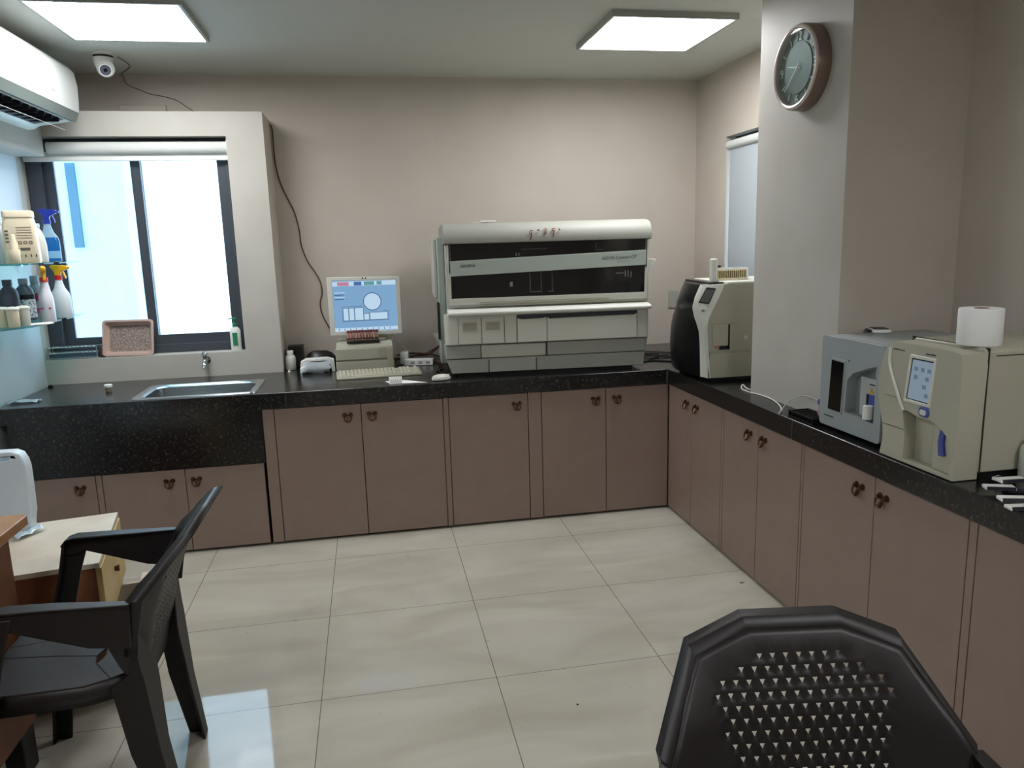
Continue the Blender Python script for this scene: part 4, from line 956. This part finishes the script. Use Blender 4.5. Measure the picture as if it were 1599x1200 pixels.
for r_, (n_, w_) in enumerate(((3, .018), (1, .05), (4, .007))):
    for k in range(n_): 
        x = .0 + k * .021 if n_ > 1 else .005; z = .088 - .03 * r_
        b.prism([(x - .008, z), (x - .008 + w_ * .8, z), (x - .008 + w_ * .8, z + .013), (x - .008, z + .013)], -.0436, -.042, 'y', holes=[[(x - .005, z + .003), (x - .011 + w_ * .8, z + .003), (x - .011 + w_ * .8, z + .010), (x - .005, z + .010)]] if n_ == 3 else ())
for k in range(5): b.box(-.01, .05, -.0436, -.042, .115 + .012 * k, .1165 + .012 * k)
for k in range(4): b.box(-.055, -.042, -.0436, -.042, .095 + .016 * k, .103 + .016 * k)
tag(b.build('printing', PRINT, tc_), kind='stuff')
bottle('cream_cup', 'small cream cup standing before the large cream container', 'cup', place(29, 3.82, S1), [(.022, 0), (.026, .004), (.028, .06), (.027, .062), (.024, .06)], CREAMP)
bottle('cream_bottle', 'slim cream bottle half hidden behind the cream cup', 'bottle', place(31, 3.865, S1), [(.016, 0), (.018, .004), (.018, .09), (.010, .11), (.009, .13), (.007, .132)], CREAMP)
bottle('white_bottle', 'white shouldered bottle with a pale blue cap, right of the cream container', 'bottle', place(69, 4.12, S1), [(.034, 0), (.037, .005), (.037, .085), (.032, .12), (.022, .15), (.014, .165), (.014, .17)], PL_LIGHT, [(.017, .168), (.017, .185), (.015, .187)], mat('pale_blue_cap', (170, 190, 210), .4))

def spray(label, loc, rz, bm_, headm, collm, liquid=None, lab=None, s=1.):
    t = thing('spray_bottle', label, 'spray bottle', loc, rz, 'trigger spray bottles on the shelves')
    def rg(a, b_, z): return [(a * math.cos(2 * PI * i / 24), b_ * math.sin(2 * PI * i / 24), z) for i in range(24)]
    b = MB(); b.ring_loft([rg(.043, .028, 0), rg(.047, .031, .006), rg(.047, .031, .10), rg(.042, .028, .125), rg(.026, .022, .150), rg(.017, .017, .180), rg(.015, .015, .196)]); body = b.build('body', bm_, t, smooth=50)
    if liquid:
        b = MB(); b.ring_loft([rg(.0475, .0315, .005), rg(.0475, .0315, .10), rg(.0425, .0285, .124)]); b.build('liquid', liquid, t, smooth=50)
    if lab:
        b = MB(); b.ring_loft([rg(.0482, .0322, .018), rg(.0482, .0322, .055)], cap=False); b.build('label', lab, t, smooth=60)
    MB().lathe([(.018, .192), (.018, .212), (.015, .213)], (0, 0, 0), 18).build('collar', collm, t)
    MB().prism([(-.012, .213), (.014, .213), (.018, .232), (.048, .244), (.052, .252), (.048, .262), (-.025, .268), (-.034, .258), (-.016, .235)], -.010, .010, 'y').build('trigger_head', headm, t, bevel=.003)
    MB().prism([(.022, .236), (.028, .238), (.040, .205), (.036, .196), (.028, .21)], -.006, .006, 'y').build('trigger', headm, t, bevel=.002)
    MB().cyl((.050, 0, .253), (.060, 0, .252), .007, .006, 12).build('nozzle', headm, t)
    return t
LIQ = mat('blue_liquid', (10, 92, 160), .15)
spray('spray bottle with blue liquid and blue trigger at the window end of the upper shelf', place(87, 4.33, S1), R(5), mat('clear_bottle', (170, 205, 225), .15, alpha=.6), BLUEP, BLUEP, LIQ, mat('pale_label', (120, 170, 205), .5))
spray('white spray bottle with yellow trigger seen side-on, nearest the window on the lower shelf', place(93, 4.25, S2), R(-5), mat('spray_white', (214, 226, 232), .35), YELLOWP, REDP)
t = spray('white spray bottle with maroon print and yellow trigger pointing to the room, lower shelf', place(70, 3.98, S2), R(-65), mat('spray_white2', (206, 206, 214), .35), YELLOWP, REDP)
MAR = mat('maroon_print', (150, 44, 84), .5)
tM = Matrix.Rotation(R(65), 4, 'Z')
b = MB()
b.box(-.03, .03, -.0345, -.030, .066, .072)
b.bm.transform(Matrix.Rotation(R(65), 4, 'Z') @ T(0, -.008, 0)); b.build('printed_line', MAR, t)
b = MB().box(-.03, -.022, -.034, -.030, .05, .066); b.bm.transform(Matrix.Rotation(R(65), 4, 'Z') @ T(0, -.008, 0)); b.build('printed_mark', MAR, t)
# dark bottles, at the wall side
dprof = [(.038, 0), (.042, .005), (.042, .13), (.036, .155), (.018, .175), (.018, .18)]
dcap = [(.021, .178), (.021, .205), (.019, .207)]
bottle('dark_bottle', 'dark slate bottle with dark cap, leftmost on the lower shelf', 'bottle', place(12, 4.02, S2), dprof, SLATE, dcap, SLATE, group='slate bottles along the wall on the lower shelf')
t = bottle('dark_bottle', 'slate bottle with a black and white printed label, second from left on the lower shelf', 'bottle', place(37, 4.16, S2), dprof, SLATE, dcap, SLATEL, group='slate bottles along the wall on the lower shelf')
MB().lathe([(.0428, .015), (.0428, .105)], (0, 0, 0), 24).build('label', mat('white_print_label', (196, 200, 206), .6, noise=((120, 122, 130), 90, 2, .5, .6)), t)
MB().lathe([(.0429, .105), (.0429, .128)], (0, 0, 0), 24).build('label_band', BLACK, t)
t = bottle('dark_bottle', 'pale slate bottle with a maroon mark, behind the printed spray bottle', 'bottle', place(55, 4.24, S2), dprof, SLATEL, [(.02, .178), (.02, .215), (.018, .217)], SLATEL, group='slate bottles along the wall on the lower shelf')
MB().box(-.012, .022, -.0436, -.03, .095, .13).build('label_mark', MAR, t)
jar = [(.022, 0), (.024, .003), (.026, .078)]
for u, y, lab in ((-3, 3.80, 'cream plastic cup cut by the left edge, lower shelf'), (14, 3.78, 'cream plastic cup with folded rim at the front of the lower shelf'), (31, 3.84, 'pale round pot with a domed lid at the front of the lower shelf')):
    t = thing('plastic_cup', lab, 'cup', place(u, y, S2), 0, 'small pale cups at the front of the lower shelf')
    MB().lathe(jar, (0, 0, 0), 10 if u < 20 else 20).build('cup', CREAMP if u < 20 else PL_LIGHT, t)
    MB().lathe([(.029, .078), (.029, .083), (.022, .090), (.001, .093)], (0, 0, 0), 20).build('lid', PL_LIGHT, t)
p = place(50, 3.86, S2)
tag(MB().ring_loft([[(p[0] - .04, 3.83, S2 + .0005), (p[0] + .05, 3.85, S2 + .0005), (p[0] + .06, 3.90, S2 + .0005), (p[0] - .02, 3.90, S2 + .0005)], [(p[0] - .035, 3.84, S2 + .008), (p[0] + .045, 3.855, S2 + .012), (p[0] + .055, 3.89, S2 + .010), (p[0] - .015, 3.89, S2 + .007)]]).build('folded_cloth', PAPER, bevel=.002), 'small white folded cloth at the front edge of the lower shelf', 'cloth')

# ------------------------------------------------------------------ cables on the wall
def yw(u, v, y=YB - .004): return on_y(u, v, y)
cable('wall_cable', 'thin dark cable hanging down the back wall behind the monitor', [yw(*p) for p in ((415, 193), (424, 199), (427, 225), (430, 255), (438, 286), (450, 312), (460, 332), (467, 358), (471, 385), (480, 408), (491, 424), (500, 440), (503, 458), (500, 474), (503, 490), (512, 508), (520, 520))], .0035, CABLE_BR)
cable('camera_cable', 'thin brown cable running from the dome camera across the back wall', [(-1.20, 4.45, 2.5025), (-1.20, 4.65, 2.5025), (yw(192, 124).x, 4.84, 2.5015), (yw(193, 124).x, 4.855, 2.49), yw(194, 126), yw(200, 133), yw(217, 140), yw(235, 147), yw(256, 151), yw(276, 157), yw(290, 166), yw(299, 172), yw(310, 182)], .002, CABLE_BR)
tag(MB().box(-1.33, -1.08, 4.835, 4.86, 2.24, 2.335).build('conduit_box', WALL, bevel=.003), 'flat wall-coloured conduit box above the window surround', 'conduit')
tag(MB().box(1.985, 2.05, 4.85, 4.8595, 1.04, 1.16).build('wall_socket', PL_GREYD, bevel=.003), 'grey wall socket half hidden behind the corner analyser', 'socket')

# ------------------------------------------------------------------ desk, pedestal, jerrycan
dkk = thing('wooden_desk', 'brown wooden desk cut by the left edge, beside the left chair', 'desk', (-1.4, 1.6, 0))
MB().prism([(XL + .01, .6), (-1.035, .6), (-1.035, 2.365), (-1.05, 2.38), (XL + .01, 2.38)], .72, .75, 'z').build('desktop', WOODT, dkk, world=True, bevel=.003)
MB().box(-1.085, -1.06, .65, 2.29, .14, .72).build('side_panel', WOODD, dkk, world=True, bevel=.002)
MB().box(XL + .02, -1.085, 2.265, 2.29, .14, .72).build('end_panel', WOODD, dkk, world=True, bevel=.002)
MB().box(-1.12, -1.065, 2.20, 2.28, 0, .14).build('foot', BLACK, dkk, world=True, bevel=.004)
MB().box(-1.12, -1.065, .7, .78, 0, .14).build('foot', BLACK, dkk, world=True, bevel=.004)
MB().box(XL + .03, XL + .09, 2.2, 2.28, 0, .14).build('foot', BLACK, dkk, world=True, bevel=.004)
MB().cyl((-1.0605, 2.14, .655), (-1.059, 2.14, .655), .004, .004, 10).build('screw_hole', BLACK, dkk, world=True)
bottle('teal_bottle', 'teal bottle on the wooden desk, only its edge in view', 'bottle', (-1.19, 2.335, .7505), [(.033, 0), (.036, .004), (.036, .10), (.028, .13), (.014, .145), (.014, .16)], TEALP)
pd = thing('drawer_pedestal', 'low drawer pedestal with a pale top and orange wood side, bottom drawer open', 'drawer unit', (-.93, 2.565, 0), R(10.5))
MB().box(-.50, 0.0, .0, .53, .485, .503).build('top', TOPW, pd, bevel=.002)
MB().box(-.495, -.015, .003, .018, .02, .485).build('side_panel', WOODD, pd)
MB().box(-.495, -.015, .512, .527, .02, .485).build('side_panel', WOODD, pd)
MB().box(-.495, -.48, .018, .512, .02, .485).box(-.48, -.015, .018, .512, .02, .035).build('carcass', WOODP, pd)
d = MB().box(-.015, .004, .006, .524, .262, .482).build('drawer_front', WOODP, pd, bevel=.002)
MB().cyl((.004, .26, .375), (.02, .26, .375), .009, .012, 12).build('knob', BRONZE, d)
MB().box(-.40, -.015, .03, .50, .36, .47).build('drawer_box', mat('drawer_inside', (90, 50, 44), .7), pd)
# second drawer, pulled out
d = MB().box(.060, .078, .006, .524, .04, .235).build('drawer_front', WOODP, pd, bevel=.002)
MB().box(.059, .079, .004, .526, .235, .2385).build('edge_strip', TOPW, d)
MB().tube(smooth_pts([(.078, .20, .16), (.098, .205, .155), (.101, .26, .145), (.098, .315, .155), (.078, .32, .16)], 4), .004, 6).build('pull', BLACK, d)
MB().box(-.35, .06, .03, .042, .06, .215).box(-.35, .06, .488, .5, .06, .215).box(-.35, .06, .042, .488, .06, .07).build('drawer_sides', TOPW, pd)
tag(MB().box(-1.14, -1.03, 2.74, 2.95, .0715, .19).build('paper_bundle', mat('maroon_papers', (110, 50, 50), .8, noise=((190, 180, 170), 30, 4))), 'bundle of reddish papers inside the open bottom drawer', 'papers')
jc = thing('jerrycan', 'white plastic jerrycan with a slot handle standing on the drawer pedestal', 'jerrycan', (-1.40, 2.98, .503))
JY = 2.93
jp = [Vector((on_y(u, v, JY + .05).x + .008, JY, on_y(u, v + 3, JY + .01).z)) for u, v in ((24, 702), (35, 706), (42, 716), (46, 728), (50.5, 760), (55, 796), (54, 808))]
xr_ = max(p.x for p in jp); ptsr = [(p.x, p.z) for p in jp] + [(xr_ - .015, .5035)]
xl_ = -1.60
ptsl = [(xl_ + .02, .5035), (xl_, .53), (xl_, .70), (xl_ + .04, jp[0].z)]
h0, h1 = on_y(-10, 723, JY), on_y(13, 715, JY)
MB().prism(ptsr + ptsl, JY, JY + .055, 'y', holes=[[(h0.x, h0.z), (h1.x, h0.z + .004), (h1.x, h1.z), (h0.x, h1.z)]]).build('body', mat('jerry_white', (206, 218, 226), .35), jc, world=True, bevel=.010, seg=3)
MB().lathe([(.022, 0), (.022, .03), (.02, .032)], (-1.56, JY + .035, jp[0].z - .004), 18).build('cap', WHITEP, jc, world=True)
p = on_z(44, 836, .504)
b = MB(); random.seed(21)
M_ = T(p.x, p.y, .5045) @ Matrix.Rotation(R(60), 4, 'Z')
g_ = [[(-.055 + .11 * i / 8, -.022 + .044 * j / 4, .003 + random.uniform(0, .016) + .006 * math.sin(PI * j / 4)) for i in range(9)] for j in range(5)]
b.ring_loft(g_, cap=False, closed=False); b.bm.transform(M_)
tag(b.build('plastic_pouch', mat('pouch_film', (190, 212, 222), .2, spec=.8, bump=(50, .8)), smooth=80, solid=.0008), 'crumpled silvery plastic pouch on the drawer pedestal', 'pouch')

# ------------------------------------------------------------------ the two plastic armchairs
def armchair(loc, rz, label):
    t = thing('plastic_armchair', label, 'chair', loc, rz, 'dark brown moulded plastic armchairs')
    # back shell: outline in (s, z), depth from the profile below
    prof_c = [(.36, -.205), (.42, -.215), (.55, -.245), (.70, -.304), (.785, -.346), (.82, -.370)]
    def yc(z):
        for (a, ya), (b_, yb) in zip(prof_c, prof_c[1:]):
            if z <= b_: return ya + (yb - ya) * (z - a) / (b_ - a)
        return prof_c[-1][1]
    def depth(s, z):
        w_ = max(0, abs(s) - .13) ** 2 / (max(0, abs(s) - .13) + .05)
        k = .72 * min(1, max(0, (.80 - z) / .11))
        return yc(z) + w_ * k
    out = [(.085, .815), (.182, .782), (.252, .655), (.236, .56), (.205, .44), (.15, .375), (.07, .352)]
    outline = [(s, z) for s, z in out] + [(-s, z) for s, z in out[::-1]]
    holes = []
    rows = 19
    for r_ in range(rows):
        z = .776 - r_ * .0188
        hw_ = (.072, .106, .140, .152)[r_] if r_ < 4 else .150 - .0035 * (r_ - 4)
        off = .0115 if r_ % 2 else 0
        k = -8
        for k in range(-8, 9):
            s = k * .0232 + off
            if abs(s) <= hw_:
                a = .0054
                holes.append([(s - a, z + a * .75), (s, z - a * .95), (s + a, z + a * .75)])
    V, E, Fc = [], [], []
    def addloop(l):
        i0 = len(V); V.extend(Vector(p) for p in l); E.extend((i0 + i, i0 + (i + 1) % len(l)) for i in range(len(l)))
    # subdivide outline
    ol = []
    for i in range(len(outline)):
        a, b_ = Vector(outline[i]), Vector(outline[(i + 1) % len(outline)])
        nseg = max(1, int((b_ - a).length / .03))
        ol += [tuple(a + (b_ - a) * k / nseg) for k in range(nseg)]
    addloop(ol)
    for h in holes: addloop(h)
    for f_ in (.955, .90):                             # rings following the outline
        V.extend(Vector((s_ * f_, .58 + (z_ - .58) * f_)) for s_, z_ in ol if not (f_ < .95 and .58 + (z_ - .58) * f_ > .772))
    inner = [(s_ * .87, .58 + (z_ - .58) * .87) for s_, z_ in outline]
    hc = [(h[1][0], (h[0][1] + h[1][1]) / 2) for h in holes]
    for i in range(-16, 17):                           # regular grid between the holes so that the shell curves evenly
        for j in range(24):
            s_, z_ = i * .0145 + .0005, .362 + j * .0193
            if not any(abs(s_ - a) < .009 and abs(z_ - b_) < .009 for a, b_ in hc):
                ok = False; n_ = len(inner)
                for q in range(n_):
                    (x1, y1), (x2, y2) = inner[q], inner[(q + 1) % n_]
                    if (y1 > z_) != (y2 > z_) and s_ < (x2 - x1) * (z_ - y1) / (y2 - y1) + x1: ok = not ok
                if ok: V.append(Vector((s_, z_)))
    res = delaunay_2d_cdt(V, E, [], 1, 1e-6)
    v2, f2 = res[0], res[2]
    def inside_hole(c):
        for h in holes:
            if abs(c[0] - h[1][0]) < .0056 and h[1][1] < c[1] < h[0][1]:
                f_ = (c[1] - h[1][1]) / (h[0][1] - h[1][1])
                if abs(c[0] - h[1][0]) < .0054 * f_ + 1e-6: return True
        return False
    def inside(c):
        x, y = c; ok = False; n_ = len(outline)
        for i in range(n_):
            (x1, y1), (x2, y2) = outline[i], outline[(i + 1) % n_]
            if (y1 > y) != (y2 > y) and x < (x2 - x1) * (y - y1) / (y2 - y1) + x1: ok = not ok
        return ok
    bm = bmesh.new(); bv = [bm.verts.new((p[0], depth(p[0], p[1]), p[1])) for p in v2]
    for f in f2:
        c = sum((v2[i] for i in f), Vector((0, 0))) / len(f)
        if inside_hole(c) or not inside(c): continue
        try: bm.faces.new([bv[i] for i in f])
        except ValueError: pass
    b = MB(); b.bm.free(); b.bm = bm
    for v in [v for v in bm.verts if not v.link_faces]: bm.verts.remove(v)
    shell = b.build('backrest', CHAIRM, t, smooth=60)
    md = shell.modifiers.new('thickness', 'SOLIDIFY'); md.thickness = .004; md.offset = 0
    # rim flange folded back around the top and sides
    rim = MB()
    path = [(.225, .50), (.235, .56), (.252, .655), (.182, .782), (.085, .815)]
    path = path + [(-s, z) for s, z in path[::-1]]
    ctr = Vector((0, .6))
    A, B_, C_ = [], [], []
    for i, (s, z) in enumerate(path):
        pr_, nx = Vector(path[max(i - 1, 0)]), Vector(path[min(i + 1, len(path) - 1)])
        d = (nx - pr_).normalized(); nrm = Vector((d.y, -d.x))
        if nrm.dot(Vector((s, z)) - ctr) < 0: nrm = -nrm
        y = depth(s, z); wdt = .012 if z > .6 else .008
        A.append((s, y, z)); B_.append((s + nrm.x * wdt, y - .020, z + nrm.y * wdt)); C_.append((s + nrm.x * (wdt + .003), y - .042, z + nrm.y * (wdt + .003)))
    rim.ring_loft([A, B_, C_], cap=False, closed=False)
    rm = rim.build('rim', CHAIRM, shell, smooth=4)
    md = rm.modifiers.new('thickness', 'SOLIDIFY'); md.thickness = .004; md.offset = 0
    # seat with a lens-shaped slot each side
    lens = lambda sx: [(sx * (.036 + .080 * k / 8), -.087 + .010 * math.sin(PI * k / 8)) for k in range(9)] + [(sx * (.036 + .080 * k / 8), -.087 - .010 * math.sin(PI * k / 8)) for k in range(7, 0, -1)]
    so = [(.12, -.205), (.170, -.20), (.205, -.14), (.225, -.09), (.232, .15), (.20, .186), (-.20, .186), (-.232, .15), (-.225, -.09), (-.205, -.14), (-.170, -.20), (-.12, -.205)]
    MB().prism(so, .422, .43, 'z', holes=[lens(1), lens(-1)]).build('seat', CHAIRM, t, bevel=.002)
    ap_ = MB()
    lo = [(s * .99, y * .99 - .002, .37 if abs(y) < .2 else .375) for s, y in so]
    ap_.ring_loft([[(s, y, .424) for s, y in so], lo], cap=False)
    a_ = ap_.build('seat_apron', CHAIRM, t); md = a_.modifiers.new('thickness', 'SOLIDIFY'); md.thickness = .006; md.offset = -1
    for sg in (-1, 1):
        MB().tube([(sg * .076, -.076, .430), (sg * .05, .04, .430), (sg * .03, .182, .430)], .0016, 6).build('seat_ridge', CHAIRM, t)
        MB().tube([(sg * .117, -.087, .430), (sg * .20, -.145, .430)], .0016, 6).build('seat_ridge', CHAIRM, t)
    for sg in (-1, 1):
        # side wing between arm and seat
        wq = [(sg * .250, -.225, .652), (sg * .236, -.215, .55), (sg * .200, -.222, .40), (sg * .19, -.195, .40), (sg * .222, -.180, .47), (sg * .252, -.165, .552)]
        w_ = MB(); w_.ring_loft([[Vector(p) + Vector((sg * .003, 0, 0)) for p in wq], [Vector(p) - Vector((sg * .006, 0, 0)) for p in wq]]); w_.build('side_wing', CHAIRM, t)
        # arm: deep at the back, flat wide top, then the front leg
        top = [(-.235, .655), (-.08, .660), (.075, .662), (.098, .645)]
        arm_o = [(-.235, .652), (-.05, .66), (.07, .662), (.098, .64), (.110, .60), (.060, .600), (.045, .612), (-.13, .548), (-.225, .535)]
        MB().prism([(y, z) for y, z in arm_o], sg * .252, sg * .264, 'x').build('arm', CHAIRM, t, bevel=.003)
        a2 = MB(); tp_ = [(-.235, .655, .022), (-.05, .663, .040), (.06, .665, .046), (.085, .658, .044), (.100, .640, .040)]
        a2.ring_loft([[(sg * (.262 - w_2 + .006), y, z - .006), (sg * (.262 - w_2 + .006), y, z), (sg * .270, y, z), (sg * .270, y, z - .006)] for y, z, w_2 in tp_]); a2.build('armrest_top', CHAIRM, t, bevel=.002)
        # front leg: L-section blade from arm to floor
        fl = MB()
        def sec(xo, y0, y1, z, th=.034): return [(sg * xo, y0, z), (sg * xo, y1, z), (sg * (xo - th), y1, z), (sg * (xo - th), y1 - .008, z), (sg * (xo - .008), y1 - .008, z), (sg * (xo - .008), y0, z)]
        fl.ring_loft([sec(.268, .030, .098, .645), sec(.265, .062, .118, .55), sec(.258, .100, .160, .40), sec(.252, .125, .175, .20), sec(.245, .148, .196, .0)]); fl.build('leg', CHAIRM, t, bevel=.002)
        rl = MB()
        def sec2(xo, xi, y, z, dy=.045): return [(sg * xo, y, z), (sg * xi, y - .004, z), (sg * xi, y + .004, z), (sg * (xo - .008), y + .008, z), (sg * (xo - .006), y + dy, z), (sg * xo, y + dy, z)]
        rl.ring_loft([sec2(.236, .17, -.218, .56, .022), sec2(.218, .13, -.228, .44, .032), sec2(.214, .11, -.232, .405, .085), sec2(.212, .11, -.234, .37, .082), sec2(.200, .130, -.245, .20, .075), sec2(.186, .132, -.27, 0, .055)]); rl.build('leg', CHAIRM, t, bevel=.002)
    return t
armchair((-.862, 2.145, 0), R(90), 'dark brown plastic armchair at the wooden desk, seen from behind')
armchair((.648, .772, 0), R(171), 'dark brown plastic armchair at the right, only its perforated backrest showing')
tag(MB().prism([(0, 0), (.02, .004), (.004, .008), (.016, .016), (-.002, .010)], .0, .002, 'z', M=T(on_z(1157, 912, 0).x, on_z(1157, 912, 0).y, 0.0003)).build('paper_scrap', mat('scrap', (120, 110, 100), .7)), 'tiny scrap of litter on the floor tiles by the right-hand cabinets', 'litter')
p = on_z(902, 1101, 0)
tag(MB().lathe([(.004, 0.0003), (.004, .002), (.001, .003)], (p.x, p.y, 0), 10).build('dark_speck', BLACK), 'tiny dark speck in the middle of the floor', 'litter')
